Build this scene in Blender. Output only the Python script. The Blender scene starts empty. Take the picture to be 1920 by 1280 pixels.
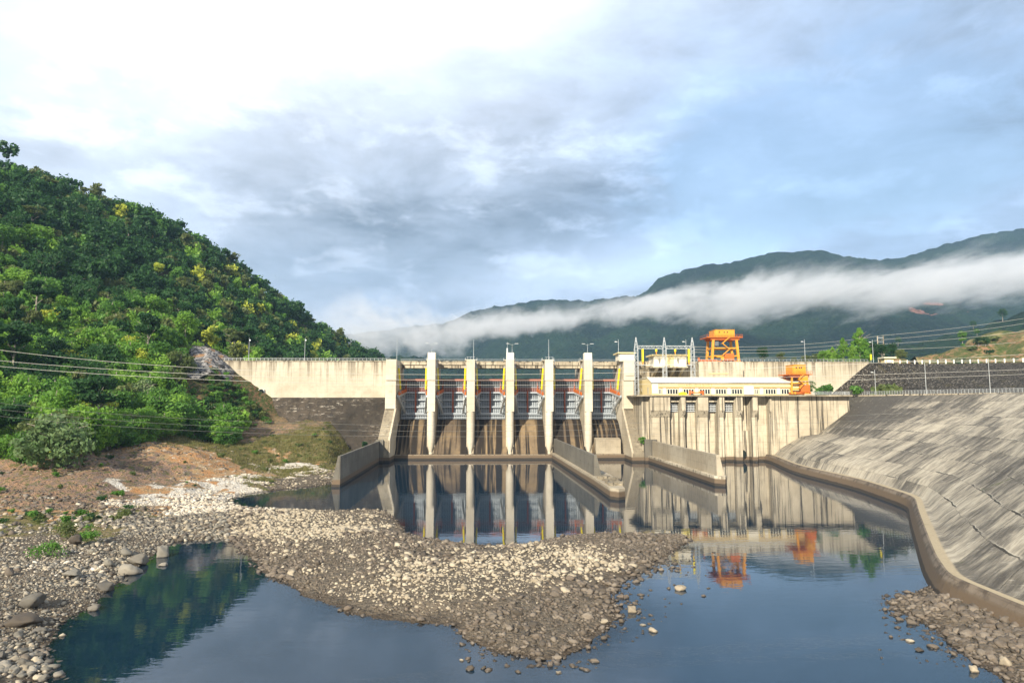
import bpy, bmesh, math, random
import numpy as np
from mathutils import Vector, Matrix, Euler
rng = np.random.default_rng(7)
random.seed(7)
S = bpy.context.scene
COL = S.collection
R = math.radians
# ------------------------------------------------------------------ camera
CAMZ, FPX = 21.0, 1250.0
PITCH, YAW = math.atan(120.0/1250.0), R(-1.83)
cam = bpy.data.cameras.new('camera'); cam_ob = bpy.data.objects.new('camera', cam); COL.objects.link(cam_ob)
cam.sensor_width = 36.0; cam.lens = 36.0*FPX/1920.0; cam.clip_start = 0.5; cam.clip_end = 30000
cam_ob.location = (0, 0, CAMZ); cam_ob.rotation_euler = Euler((R(90)+PITCH, 0, YAW), 'XYZ')
S.camera = cam_ob
CM = cam_ob.rotation_euler.to_matrix()
def ray(u, v):
    return CM @ Vector(((u-960)/FPX, (640-v)/FPX, -1.0))
def at(u, v, Y):
    d = ray(u, v); t = Y/d.y
    return Vector((d.x*t, Y, CAMZ+d.z*t))
def gz(u, v, z=0.0):
    d = ray(u, v); t = (z-CAMZ)/d.z
    return Vector((d.x*t, d.y*t, z))
CMI = np.array(CM.inverted())
def project(P):
    q = (np.asarray(P, float)-np.array([0, 0, CAMZ])) @ CMI.T
    w = np.maximum(-q[..., 2], 1e-3)
    return 960+FPX*q[..., 0]/w, 640-FPX*q[..., 1]/w
def X(u, Y, v=740): return at(u, v, Y).x
def Z(v, Y, u=960): return at(u, v, Y).z
# ------------------------------------------------------------------ materials
class NT:
    def __init__(s, tree): s.t = tree; s.n = tree.nodes; s.l = tree.links
    def _set(s, inp, val):
        if isinstance(val, bpy.types.NodeSocket): s.l.new(val, inp)
        elif isinstance(val, (tuple, list)) and len(val) == 3 and inp.type == 'RGBA': inp.default_value = (*val, 1)
        else: inp.default_value = val
    def m(s, op, a, b=None, c=None, clamp=False):
        n = s.n.new('ShaderNodeMath'); n.operation = op; n.use_clamp = clamp
        for i, x in enumerate((a, b, c)):
            if x is not None: s._set(n.inputs[i], x)
        return n.outputs[0]
    def vm(s, op, a, b=None):
        n = s.n.new('ShaderNodeVectorMath'); n.operation = op
        s._set(n.inputs[0], a)
        if b is not None: s._set(n.inputs[1], b)
        return n.outputs[0]
    def pos(s): return s.n.new('ShaderNodeNewGeometry').outputs['Position']
    def sep(s, v):
        n = s.n.new('ShaderNodeSeparateXYZ'); s.l.new(v, n.inputs[0]); return n.outputs
    def comb(s, x, y, z):
        n = s.n.new('ShaderNodeCombineXYZ')
        for i, q in enumerate((x, y, z)): s._set(n.inputs[i], q)
        return n.outputs[0]
    def noise(s, vec, scale=1.0, detail=4, rough=.55, mul=None, dist=0.0):
        if mul: vec = s.vm('MULTIPLY', vec, mul)
        n = s.n.new('ShaderNodeTexNoise'); s.l.new(vec, n.inputs['Vector'])
        n.inputs['Scale'].default_value = scale; n.inputs['Detail'].default_value = detail
        n.inputs['Roughness'].default_value = rough; n.inputs['Distortion'].default_value = dist
        return n.outputs['Fac']
    def voro(s, vec, scale=1.0, feature='F1', out='Distance', rnd=1.0):
        n = s.n.new('ShaderNodeTexVoronoi'); n.feature = feature; s.l.new(vec, n.inputs['Vector'])
        n.inputs['Scale'].default_value = scale; n.inputs['Randomness'].default_value = rnd
        return n.outputs[out]
    def ramp(s, fac, *stops):
        n = s.n.new('ShaderNodeValToRGB'); e = n.color_ramp.elements
        while len(e) < len(stops): e.new(.5)
        for el, (p, c) in zip(e, stops):
            el.position = p; el.color = (c, c, c, 1) if isinstance(c, (int, float)) else (*c, 1)
        s._set(n.inputs[0], fac); return n.outputs[0]
    def step(s, x, a, b):      # smooth 0..1 between a and b
        n = s.n.new('ShaderNodeMapRange'); n.interpolation_type = 'SMOOTHSTEP'
        s._set(n.inputs[0], x); s._set(n.inputs[1], a); s._set(n.inputs[2], b); return n.outputs[0]
    def mix(s, f, a, b, mode='MIX'):
        n = s.n.new('ShaderNodeMix'); n.data_type = 'RGBA'; n.blend_type = mode
        s._set(n.inputs[0], f); s._set(n.inputs[6], a); s._set(n.inputs[7], b); return n.outputs[2]
    def bump(s, h, strength=.5, dist=.1):
        n = s.n.new('ShaderNodeBump'); s._set(n.inputs['Height'], h)
        n.inputs['Strength'].default_value = strength; n.inputs['Distance'].default_value = dist; return n.outputs[0]
    def attr(s, name, out='Color'):
        n = s.n.new('ShaderNodeAttribute'); n.attribute_name = name; return n.outputs[out]
def newmat(name):
    m = bpy.data.materials.new(name); m.use_nodes = True
    for n in list(m.node_tree.nodes): m.node_tree.nodes.remove(n)
    return m, NT(m.node_tree)
def finish(m, g, col, rough=.8, normal=None, spec=.3, metal=0.0, trans=None):
    p = g.n.new('ShaderNodeBsdfPrincipled'); g._set(p.inputs['Base Color'], col); g._set(p.inputs['Roughness'], rough)
    p.inputs['Specular IOR Level'].default_value = spec; p.inputs['Metallic'].default_value = metal
    if normal is not None: g.l.new(normal, p.inputs['Normal'])
    o = g.n.new('ShaderNodeOutputMaterial'); sh = p.outputs[0]
    if trans:
        t = g.n.new('ShaderNodeBsdfTranslucent'); g._set(t.inputs[0], trans)
        a = g.n.new('ShaderNodeMixShader'); a.inputs[0].default_value = .35
        g.l.new(sh, a.inputs[1]); g.l.new(t.outputs[0], a.inputs[2]); sh = a.outputs[0]
    g.l.new(sh, o.inputs['Surface']); return m
def paint(name, col, rough=.5, metal=0.0, wear=.25, spec=.4):
    m, g = newmat(name); p = g.pos(); n = g.noise(p, .8, 5, .6); n2 = g.noise(p, 3.0, 4, .6, mul=(1, 1, .3))
    c = g.mix(g.m('MULTIPLY', g.step(n, .45, .75), wear), col, tuple(x*.5 for x in col))
    c = g.mix(g.m('MULTIPLY', g.step(n2, .55, .75), wear), c, tuple(min(1, x*.7+.03) for x in col))
    return finish(m, g, c, rough, None, spec, metal)
def concrete(name, base, pale, dark, streak=.5, sc=.9, zl=.035, cover=(.5, .68), blotch=.35, lines=True, wet=True, edge=None, hstreak=0.0, ym=1.0):
    """weathered concrete: blotches, vertical run-off streaks, lift joints, a dark tide band above the water"""
    m, g = newmat(name); p = g.pos(); x, y, z = g.sep(p)
    big = g.noise(p, .06, 5, .6); mid = g.noise(p, .5, 5, .65); fine = g.noise(p, 4.0, 4, .6)
    c = g.mix(g.step(big, .35, .65), base, pale)
    c = g.mix(g.m('MULTIPLY', g.step(mid, .45, .75), blotch), c, tuple(b*.6 for b in base))
    st = g.noise(p, 1.0, 5, .62, mul=(sc, sc*ym, zl)); st2 = g.noise(p, 1.0, 4, .6, mul=(sc*3.1, sc*3.1*ym, zl*2.2))
    sm = g.step(g.m('ADD', g.m('MULTIPLY', st, .7), g.m('MULTIPLY', st2, .3)), cover[0], cover[1])
    if edge:   # streaks start at a top edge and fade below it: (z of the edge, length)
        f = g.m('SUBTRACT', 1.0, g.m('DIVIDE', g.m('SUBTRACT', edge[0], z), g.m('ADD', edge[1]*.4, g.m('MULTIPLY', st, edge[1]*1.4))), clamp=True)
        sm = g.m('MULTIPLY', sm, f)
    c = g.mix(g.m('MULTIPLY', sm, streak), c, dark)
    if hstreak:
        hs = g.noise(p, 1.0, 6, .7, mul=(.30, .30, 1.3)); hm = g.m('MULTIPLY', g.step(hs, .54, .66), g.m('MULTIPLY', g.step(mid, .35, .6), g.step(big, .35, .6)))
        c = g.mix(g.m('MULTIPLY', hm, hstreak), c, (.62, .57, .48))
    if lines:
        w = g.m('ADD', z, g.m('MULTIPLY', fine, .12)); fr = g.m('FRACT', g.m('DIVIDE', w, 2.4))
        ln = g.m('LESS_THAN', fr, .045); fr2 = g.m('FRACT', g.m('DIVIDE', g.m('ADD', x, y), 4.7)); ln2 = g.m('LESS_THAN', fr2, .018)
        ln = g.m('MULTIPLY', g.m('MAXIMUM', ln, ln2), g.m('MULTIPLY', g.step(mid, .3, .6), .38))
        c = g.mix(ln, c, tuple(d*1.3 for d in dark))
    c = g.mix(g.m('MULTIPLY', fine, .22), c, tuple(b*.55 for b in base))
    if wet:
        lev = g.m('ADD', z, g.m('MULTIPLY', mid, .35))
        c = g.mix(g.m('SUBTRACT', 1.0, g.step(lev, 1.75, 2.3)), c, (.13, .095, .062))
        c = g.mix(g.m('SUBTRACT', 1.0, g.step(lev, .7, .95)), c, (.045, .038, .03))
    return finish(m, g, c, .88, g.bump(g.m('ADD', mid, g.m('MULTIPLY', fine, .5)), .35, .15), .25)
# ------------------------------------------------------------------ mesh helpers
class MB:
    def __init__(s): s.v = []; s.f = []
    def add(s, vs, fs):
        o = len(s.v); s.v += [tuple(v) for v in vs]; s.f += [tuple(i+o for i in f) for f in fs]; return s
    def box(s, x0, x1, y0, y1, z0, z1):
        return s.hexa([(x0, y0), (x1, y0), (x1, y1), (x0, y1)], z0, z1)
    def hexa(s, pts, z0, z1):
        n = len(pts)
        vs = [(x, y, z0) for x, y in pts]+[(x, y, z1) for x, y in pts]
        fs = [(i, (i+1) % n, n+(i+1) % n, n+i) for i in range(n)]+[tuple(range(n-1, -1, -1)), tuple(range(n, 2*n))]
        return s.add(vs, fs)
    def prof(s, pts, x0, x1):      # (y,z) outline extruded along x
        n = len(pts)
        vs = [(x0, y, z) for y, z in pts]+[(x1, y, z) for y, z in pts]
        fs = [(i, (i+1) % n, n+(i+1) % n, n+i) for i in range(n)]+[tuple(range(n-1, -1, -1)), tuple(range(n, 2*n))]
        return s.add(vs, fs)
    def bar(s, a, b, w, h=None, n=4):
        a = Vector(a); b = Vector(b); d = b-a
        if d.length < 1e-6: return s
        d.normalize(); up = Vector((0, 0, 1)) if abs(d.z) < .95 else Vector((0, 1, 0))
        sx = d.cross(up).normalized(); sy = sx.cross(d)
        h = w if h is None else h; vs = []
        for c in (a, b):
            for k in range(n):
                t = 2*math.pi*(k+.5)/n; q = 1/math.cos(math.pi/n) if n == 4 else 1
                vs.append(c+sx*math.cos(t)*w/2*q+sy*math.sin(t)*h/2*q)
        fs = [(k, (k+1) % n, n+(k+1) % n, n+k) for k in range(n)]+[tuple(range(n-1, -1, -1)), tuple(range(n, 2*n))]
        return s.add(vs, fs)
    def tube(s, pts, rads, n=8):
        base = len(s.v); pts = [Vector(p) for p in pts]
        for i, p in enumerate(pts):
            d = (pts[min(i+1, len(pts)-1)]-pts[max(i-1, 0)]).normalized()
            up = Vector((0, 0, 1)) if abs(d.z) < .95 else Vector((0, 1, 0))
            sx = d.cross(up).normalized(); sy = sx.cross(d)
            r = rads[i] if isinstance(rads, (list, tuple)) else rads
            for k in range(n):
                t = 2*math.pi*k/n; s.v.append(tuple(p+sx*math.cos(t)*r+sy*math.sin(t)*r))
        for i in range(len(pts)-1):
            for k in range(n):
                s.f.append((base+i*n+k, base+i*n+(k+1) % n, base+(i+1)*n+(k+1) % n, base+(i+1)*n+k))
        s.f.append(tuple(base+k for k in range(n-1, -1, -1))); e = base+(len(pts)-1)*n
        s.f.append(tuple(e+k for k in range(n))); return s
    def build(s, name, mat, parent=None, smooth=False, loc=None, bevel=0):
        me = bpy.data.meshes.new(name); me.from_pydata(s.v, [], s.f)
        bm = bmesh.new(); bm.from_mesh(me); bmesh.ops.recalc_face_normals(bm, faces=bm.faces); bm.to_mesh(me); bm.free()
        if smooth: me.polygons.foreach_set('use_smooth', [True]*len(me.polygons))
        me.materials.append(mat); o = bpy.data.objects.new(name, me); COL.objects.link(o)
        if parent:
            o.parent = parent
            o.matrix_parent_inverse = Matrix.Identity(4)
            o.location = (0, 0, 0) if parent.parent else -parent.location
            if loc: o.location = loc
        elif loc: o.location = loc
        if bevel:
            b = o.modifiers.new('edge', 'BEVEL'); b.width = bevel; b.segments = 2; b.limit_method = 'ANGLE'
        return o
def npmesh(name, V, F, mats, midx=None, smooth=False, parent=None):
    V = np.asarray(V, np.float32); F = np.asarray(F, np.int32); k = F.shape[1]
    me = bpy.data.meshes.new(name); me.vertices.add(len(V)); me.vertices.foreach_set('co', V.ravel())
    me.loops.add(F.size); me.loops.foreach_set('vertex_index', F.ravel())
    me.polygons.add(len(F)); me.polygons.foreach_set('loop_start', np.arange(0, F.size, k, dtype=np.int32))
    for m in mats: me.materials.append(m)
    if midx is not None: me.polygons.foreach_set('material_index', np.asarray(midx, np.int32))
    if smooth: me.polygons.foreach_set('use_smooth', np.ones(len(F), bool))
    me.update(calc_edges=True); me.validate()
    o = bpy.data.objects.new(name, me); COL.objects.link(o)
    if parent: o.parent = parent
    return o
def tag(o, label=None, cat=None, group=None, kind=None):
    if label: o['label'] = label
    if cat: o['category'] = cat
    if group: o['group'] = group
    if kind: o['kind'] = kind
    return o
def thing(name, label, cat, loc=(0, 0, 0), group=None):
    o = bpy.data.objects.new(name, None); COL.objects.link(o); o.location = loc; o.empty_display_size = .5
    return tag(o, label, cat, group)
def copy_tree(o, parent=None):
    c = o.copy(); COL.objects.link(c)
    if parent: c.parent = parent
    for ch in o.children: copy_tree(ch, c)
    return c
# ------------------------------------------------------------------ palette
M = {}
M['white_conc'] = concrete('pale_concrete', (.43, .38, .285), (.57, .52, .41), (.10, .075, .05), .85, 1.1, .04, (.46, .60), .35, edge=(39.3, 9), hstreak=.15)
M['wall_conc'] = concrete('streaked_concrete', (.40, .345, .25), (.57, .505, .38), (.04, .034, .027), .95, 1.0, .022, (.50, .60), .4)
M['tan_conc'] = concrete('tan_concrete', (.33, .28, .20), (.42, .37, .28), (.07, .06, .05), .6, 1.6, .07, (.52, .68), .4, edge=(8.2, 6))
M['grey_conc'] = concrete('grey_concrete', (.13, .12, .098), (.20, .185, .15), (.04, .036, .03), .8, 1.6, .07, (.5, .66), .4, edge=(8.2, 8))
M['dark_conc'] = concrete('blackened_concrete', (.036, .030, .023), (.075, .06, .044), (.014, .013, .011), .6, .4, .05, (.45, .6), .4, hstreak=.75, wet=False)
M['ogee'] = concrete('stained_chute', (.11, .082, .055), (.25, .18, .10), (.012, .010, .009), .97, .42, .012, (.44, .52), .45, lines=False, ym=.03)
M['pier_side'] = M['wall_conc']
M['steel'] = paint('grey_steel', (.36, .40, .43), .5, .3, .3)
M['steel_dark'] = paint('dark_steel', (.13, .15, .165), .6, .2, .3)
M['galv'] = paint('galvanised_steel', (.5, .53, .54), .45, .3, .2)
M['rust'] = paint('orange_primer', (.33, .10, .055), .6, 0, .4)
M['orange'] = paint('orange_paint', (.52, .13, .02), .45, 0, .5)
M['amber'] = paint('amber_paint', (.64, .29, .03), .45, 0, .45)
M['yellow'] = paint('yellow_paint', (.82, .68, .02), .4, 0, .1)
M['cream'] = paint('cream_render', (.68, .56, .29), .8, 0, .15, .2)
M['cream_white'] = paint('white_render', (.72, .67, .54), .8, 0, .12, .2)
M['roof_white'] = paint('white_roof_sheet', (.72, .68, .55), .5, 0, .1)
M['red_trim'] = paint('red_brown_trim', (.35, .12, .05), .6)
M['glass'] = paint('dark_window_glass', (.012, .02, .018), .08, 0, 0, .7)
M['frame'] = paint('white_window_frame', (.75, .75, .7), .5)
M['white_post'] = paint('white_fence_paint', (.82, .80, .72), .6, 0, .15)
M['lamp'] = paint('lamp_housing', (.7, .72, .72), .4, .2, .1)
M['wire_dark'] = paint('grey_cable', (.22, .22, .20), .5, .2, 0)
M['wire'] = paint('cable', (.62, .60, .52), .5, .2, 0)
M['sign_ink'] = paint('tan_sign_paint', (.42, .30, .15), .6, 0, 0)
SUN_E = 5.0; SKY_K = 0.90
# ------------------------------------------------------------------ value noise in numpy
_tab = rng.random((256, 256))
def vnoise(x, y):
    xi = np.floor(x).astype(int); yi = np.floor(y).astype(int); fx = x-xi; fy = y-yi
    fx = fx*fx*(3-2*fx); fy = fy*fy*(3-2*fy)
    a = _tab[xi & 255, yi & 255]; b = _tab[(xi+1) & 255, yi & 255]; c = _tab[xi & 255, (yi+1) & 255]; d = _tab[(xi+1) & 255, (yi+1) & 255]
    return (a*(1-fx)+b*fx)*(1-fy)+(c*(1-fx)+d*fx)*fy
def fbm(x, y, s=1.0, o=4, g=.5):
    t = 0; a = 1; n = 0
    for i in range(o):
        t = t+a*(vnoise(x*s+17.3*i, y*s+9.1*i)-.5); n += a; a *= g; s *= 2.03
    return t/n*2
# ------------------------------------------------------------------ shorelines (on the water plane, metres)
LAND1 = [gz(u, v) for u, v in [(85, 1400), (85, 1280), (75, 1215), (110, 1168), (185, 1128), (215, 1090), (275, 1048), (300, 1028), (330, 1016), (400, 1011), (425, 1012), (470, 1042), (500, 1072), (530, 1086), (580, 1114), (640, 1144), (700, 1158), (780, 1168), (850, 1170), (875, 1196), (930, 1222), (1000, 1236), (1050, 1236), (1085, 1212), (1130, 1187), (1165, 1158), (1150, 1118), (1160, 1090), (1230, 1055), (1270, 1028), (1292, 1010), (1280, 1004), (1200, 1002), (1120, 1000), (1050, 1007), (1000, 1018), (950, 1023), (880, 1023), (820, 1014), (762, 1000), (742, 972), (720, 958), (640, 957), (600, 957), (490, 955), (440, 946), (428, 937), (450, 927), (520, 918), (590, 911), (628, 905)]]
LAND1 = [(-24, 20)]+[(p.x, p.y) for p in LAND1]+[(-42, 180), (-43, 262), (-43, 300), (-60, 1300), (-1000, 1300), (-1000, -60), (-60, -60)]
LAND2 = [gz(u, v) for u, v in [(1665, 1128), (1700, 1122), (1735, 1108), (1750, 1096), (1775, 1090), (1800, 1085), (1960, 1100), (2100, 1150), (2100, 1330), (1900, 1285), (1870, 1262), (1840, 1238), (1790, 1205), (1765, 1182), (1730, 1163), (1692, 1145)]]
LAND2 = [(p.x, p.y) for p in LAND2]
def sdist(x, y, poly):
    """signed distance, positive inside"""
    P = np.array(poly); Q = np.roll(P, -1, 0); d2 = np.full(x.shape, 1e18); ins = np.zeros(x.shape, bool)
    for (ax, ay), (bx, by) in zip(P, Q):
        ex, ey = bx-ax, by-ay; L = ex*ex+ey*ey+1e-12
        t = np.clip(((x-ax)*ex+(y-ay)*ey)/L, 0, 1); d2 = np.minimum(d2, (x-ax-t*ex)**2+(y-ay-t*ey)**2)
        c = (ay > y) != (by > y)
        ins ^= c & (x < (bx-ax)*(y-ay)/(by-ay+1e-12)+ax)
    d = np.sqrt(d2); return np.where(ins, d, -d)
CP = []
def cp(u, v, z): p = gz(u, v, z); CP.append((p.x, p.y, z))
def cy(u, v, Y, dz=0): p = at(u, v, Y); CP.append((p.x, p.y, p.z+dz))
for q in [(0, 1100, 1.4), (0, 1200, .9), (0, 1000, 2.2), (0, 950, 3.2), (100, 960, 3.0), (0, 900, 5), (90, 925, 4.2), (150, 895, 6.0), (240, 862, 7.5), (60, 872, 7.5), (250, 925, 2.6), (330, 850, 8), (350, 895, 3.4), (300, 880, 5), (440, 846, 6.5), (400, 860, 6), (470, 880, 2.6), (560, 870, 2.4), (620, 872, 2.2), (600, 895, .9), (520, 900, 1.2), (400, 930, 1.3), (300, 960, 1.6), (230, 1000, 1.5), (450, 975, 1.2), (150, 1060, 1.2), (130, 1000, 1.8), (600, 1000, 1.1), (700, 1050, 1.3), (850, 1080, 1.3), (1000, 1060, 1.1), (950, 1140, .9), (1150, 1030, .8), (700, 985, 1.0), (980, 1190, .5)]: cp(*q)
for q in [(690, 834, 256), (660, 818, 260), (620, 802, 262), (560, 792, 263), (510, 788, 264), (560, 825, 235), (620, 838, 235), (500, 822, 240), (480, 762, 268), (455, 722, 272), (425, 690, 279), (430, 672, 290), (395, 730, 255), (360, 780, 240), (470, 815, 245), (440, 780, 255)]: cy(*q)
RIDGE = [(-500, 215, 380), (-250, 278, 410), (0, 346, 450), (130, 374, 470), (200, 404, 485), (290, 428, 500), (360, 464, 515), (420, 502, 530), (490, 550, 555), (560, 600, 590), (600, 625, 610), (640, 652, 640), (700, 676, 700), (780, 690, 760)]
for q in RIDGE: cy(*q)
for u, v, Y in RIDGE: p = at(u, v, Y); CP.append((p.x-60, Y+170, p.z-70)); CP.append((p.x-120, Y+420, p.z-160))
for q in [(-110, 300, 36), (-108, 340, 31), (-104, 400, 29), (-98, 500, 27), (-90, 620, 26), (-60, 740, 26), (0, 800, 26), (200, 800, 26), (-160, 150, 12), (-200, 100, 30), (-150, 60, 14), (-110, 40, 5), (-260, 60, 60), (-600, 0, 150), (-650, 300, 210),
          (-185, 330, 68), (-205, 250, 55), (-170, 205, 28), (-150, 400, 62), (-130, 520, 55)]: CP.append(q)
CPa = np.array(CP); CC = 9.0
_A = np.sqrt(((CPa[:, None, :2]-CPa[None, :, :2])**2).sum(-1)+CC*CC); _W = np.linalg.solve(_A+1e-6*np.eye(len(CPa)), CPa[:, 2])
def land_z(x, y):
    x = np.asarray(x, float); y = np.asarray(y, float); out = np.zeros(x.shape)
    for (cx, cyy, _), w in zip(CPa, _W): out += w*np.sqrt((x-cx)**2+(y-cyy)**2+CC*CC)
    return out
def H(x, y, full=False):
    x = np.asarray(x, float); y = np.asarray(y, float)
    wob = fbm(x, y, .25, 3)*.9
    d1 = sdist(x, y, LAND1)+wob; d2 = sdist(x, y, LAND2)+wob*.7
    z1 = land_z(x, y); hill = np.clip((z1-3)/6, 0, 1)
    z1 = z1+hill*(fbm(x, y, .05, 4)*3.5+fbm(x+50, y, .3, 3)*.5)*np.clip((z1+3)/20, .25, 1)
    cap = np.where(d1 > 0, d1*.17+.02+np.maximum(d1-9, 0)*.9, d1*.22)
    z = np.where(d1 > 0, np.minimum(np.maximum(z1, .25), cap), np.maximum(cap, -3.0))
    z2 = np.where(d2 > 0, np.minimum(.14*d2+.02, 1.6), np.maximum(d2*.2, -3.0))
    z = np.maximum(z, z2)
    z = z+np.where(d1 > .5, fbm(x, y, .13, 3)*.3+fbm(x, y, .9, 3)*.10, fbm(x, y, .8, 2)*.06)
    bank = np.clip((z1-2.2)/2.5, 0, 1)*np.clip((40-z1)/10, 0, 1)*(d1 > 1); z = z+bank*((1-np.abs(fbm(x*1.0, y*.55, .14, 4))*2.2)*.9-.6+fbm(x+7, y, .5, 3)*.55)
    z = np.where((y > 284) & (x > -104), np.minimum(z, 26.0) if True else z, z)
    return (z, np.maximum(d1, d2)) if full else z
# ------------------------------------------------------------------ ground sheet
gx = np.unique(np.concatenate([np.arange(-900, -240, 12.0), np.arange(-240, -130, 3.0), np.arange(-130, -70, 1.2), np.arange(-70, 60, .62), np.arange(60, 130, 2.0), np.arange(130, 260, 10.0)]))
gy = np.unique(np.concatenate([np.arange(-60, 40, 4.0), np.arange(40, 130, .62), np.arange(130, 200, 1.1), np.arange(200, 290, 1.6), np.arange(290, 420, 4.0), np.arange(420, 1200, 12.0)]))
GX, GY = np.meshgrid(gx, gy)
GZ, GD = H(GX, GY, True)
nx, ny = len(gx), len(gy)
idx = np.arange(nx*ny).reshape(ny, nx)
Fg = np.stack([idx[:-1, :-1], idx[:-1, 1:], idx[1:, 1:], idx[1:, :-1]], -1).reshape(-1, 4)
# soil zones: red earth, orange earth, grass, pale cobbles, grey-brown gravel
ZN = []
for k, pts in enumerate([
    [(30, 925, 4), (100, 915, 5), (150, 905, 5.5), (230, 885, 6), (170, 930, 4), (300, 870, 6), (40, 890, 6), (480, 770, 16), (510, 770, 17), (455, 735, 26), (90, 945, 3)],
    [(250, 945, 2.2), (330, 905, 3.2), (400, 885, 3.4), (440, 872, 4), (520, 868, 2.6), (350, 925, 2.4), (50, 962, 3), (150, 957, 3), (600, 870, 2.2), (640, 868, 2), (380, 860, 6)],
    [(560, 805, 14), (600, 820, 11), (640, 842, 7), (520, 818, 13), (560, 835, 8), (660, 838, 6), (480, 800, 14), (200, 965, 2.4), (430, 845, 7), (60, 975, 2.4), (120, 985, 2.2), (20, 990, 2.4), (260, 968, 2.2), (490, 840, 8), (420, 740, 26), (600, 850, 5), (390, 780, 22)],
    [(330, 925, 2.2), (400, 922, 1.7), (440, 905, 2), (290, 940, 2), (560, 880, 1.8), (500, 895, 1.6), (360, 945, 1.6)],
    [(600, 960, .8), (500, 980, 1), (620, 890, 1), (300, 985, 1.4), (200, 1010, 1.4), (100, 1010, 1.8), (50, 1100, 1.2), (700, 1050, 1.2), (900, 1050, 1.2), (560, 910, .5), (1200, 1030, .5), (20, 1010, 2), (950, 1180, .5), (50, 1220, .6), (1800, 1150, 1)]]):
    for u, v, z in pts: p = gz(u, v, z); ZN.append((p.x, p.y, k))
ZN.append((-250, 200, 2)); ZN.append((-400, 300, 2)); ZN.append((-200, 90, 2))
ZN = np.array(ZN)
def zone(x, y):
    wx = x+fbm(x, y, .12, 5, .62)*22; wy = y+fbm(x+99, y, .12, 5, .62)*22
    w = 1/((wx[..., None]-ZN[:, 0])**2+(wy[..., None]-ZN[:, 1])**2+4)**2
    out = np.stack([w[..., ZN[:, 2] == k].sum(-1) for k in range(5)], -1)
    return out/out.sum(-1, keepdims=True)
gm = npmesh('ground', np.stack([GX, GY, GZ], -1).reshape(-1, 3), Fg, [], smooth=True); tag(gm, kind='structure')
zz = zone(GX.ravel(), GY.ravel())
for nm, cols in (('zone_a', (0, 1, 2)), ('zone_b', (3, 4, 4))):
    a = gm.data.color_attributes.new(nm, 'FLOAT_COLOR', 'POINT')
    q = np.ones((nx*ny, 4), np.float32); q[:, :3] = zz[:, cols]; a.data.foreach_set('color', q.ravel())
m, g = newmat('river_ground'); p = g.pos(); za = g.sep(g.attr('zone_a')); zb = g.sep(g.attr('zone_b')); z = g.sep(p)[2]
n1 = g.noise(p, .35, 6, .65); n2 = g.noise(p, 2.2, 5, .65); v1 = g.voro(p, 2.1); vc = g.sep(g.voro(p, 2.1, out='Color'))[0]; v2 = g.voro(p, 5.0); vc2 = g.sep(g.voro(p, 5.0, out='Color'))[0]
n3 = g.noise(p, .9, 5, .7, mul=(1, .5, 1)); red = g.mix(g.step(n1, .42, .58), (.29, .185, .115), (.18, .135, .11)); red = g.mix(g.step(n3, .5, .62), red, (.10, .11, .035)); red = g.mix(g.m('MULTIPLY', g.step(n2, .52, .66), .8), red, (.36, .20, .10)); red = g.mix(g.m('MULTIPLY', g.step(n3, .42, .30), .7), red, (.07, .05, .035))  # last mix paints crevice shade into the earth colour where the noise is low
org = g.mix(g.step(n1, .35, .65), (.42, .21, .085), (.34, .24, .13)); org = g.mix(g.m('MULTIPLY', g.step(n2, .52, .7), .6), org, (.10, .12, .035)); org = g.mix(g.m('MULTIPLY', g.step(n3, .55, .62), .8), org, (.52, .46, .36)); org = g.mix(g.m('MULTIPLY', g.step(n3, .40, .33), .7), org, (.14, .13, .05))
grs = g.mix(g.step(n1, .35, .6), (.10, .115, .03), (.19, .15, .07)); grs = g.mix(g.step(n2, .45, .75), grs, (.05, .075, .015))
pal = g.mix(vc, (.42, .37, .30), (.68, .64, .56)); grv = g.mix(vc, (.085, .07, .052), (.19, .16, .12)); grv = g.mix(g.m('MULTIPLY', vc2, .5), grv, (.085, .07, .05)); grv = g.mix(g.m('MULTIPLY', g.step(n1, .50, .62), .6), grv, (.19, .15, .105))
c = g.mix(g.step(za[0], .3, .6), grv, red); c = g.mix(g.step(za[1], .3, .55), c, org); c = g.mix(g.step(za[2], .35, .6), c, grs); c = g.mix(g.step(zb[0], .35, .6), c, pal)
hill = g.step(g.m('ADD', z, g.m('MULTIPLY', n1, 12)), 16, 26)
c = g.mix(hill, c, g.mix(g.step(n3, .45, .6), g.mix(g.step(n2, .4, .7), (.03, .05, .012), (.08, .10, .03)), (.16, .10, .055)))
wet = g.m('SUBTRACT', 1.0, g.step(g.m('ADD', z, g.m('MULTIPLY', n2, .2)), .12, .45)); c = g.mix(g.m('MULTIPLY', wet, .65), c, (.05, .036, .024))
hgt = g.m('ADD', g.m('MULTIPLY', g.m('SUBTRACT', 1.0, v1), .6), g.m('MULTIPLY', g.m('SUBTRACT', 1.0, v2), .3))
gm.data.materials.append(finish(m, g, c, .9, g.bump(g.m('ADD', g.m('ADD', hgt, n2), g.m('MULTIPLY', n3, 1.5)), .8, .45), .2))
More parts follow.
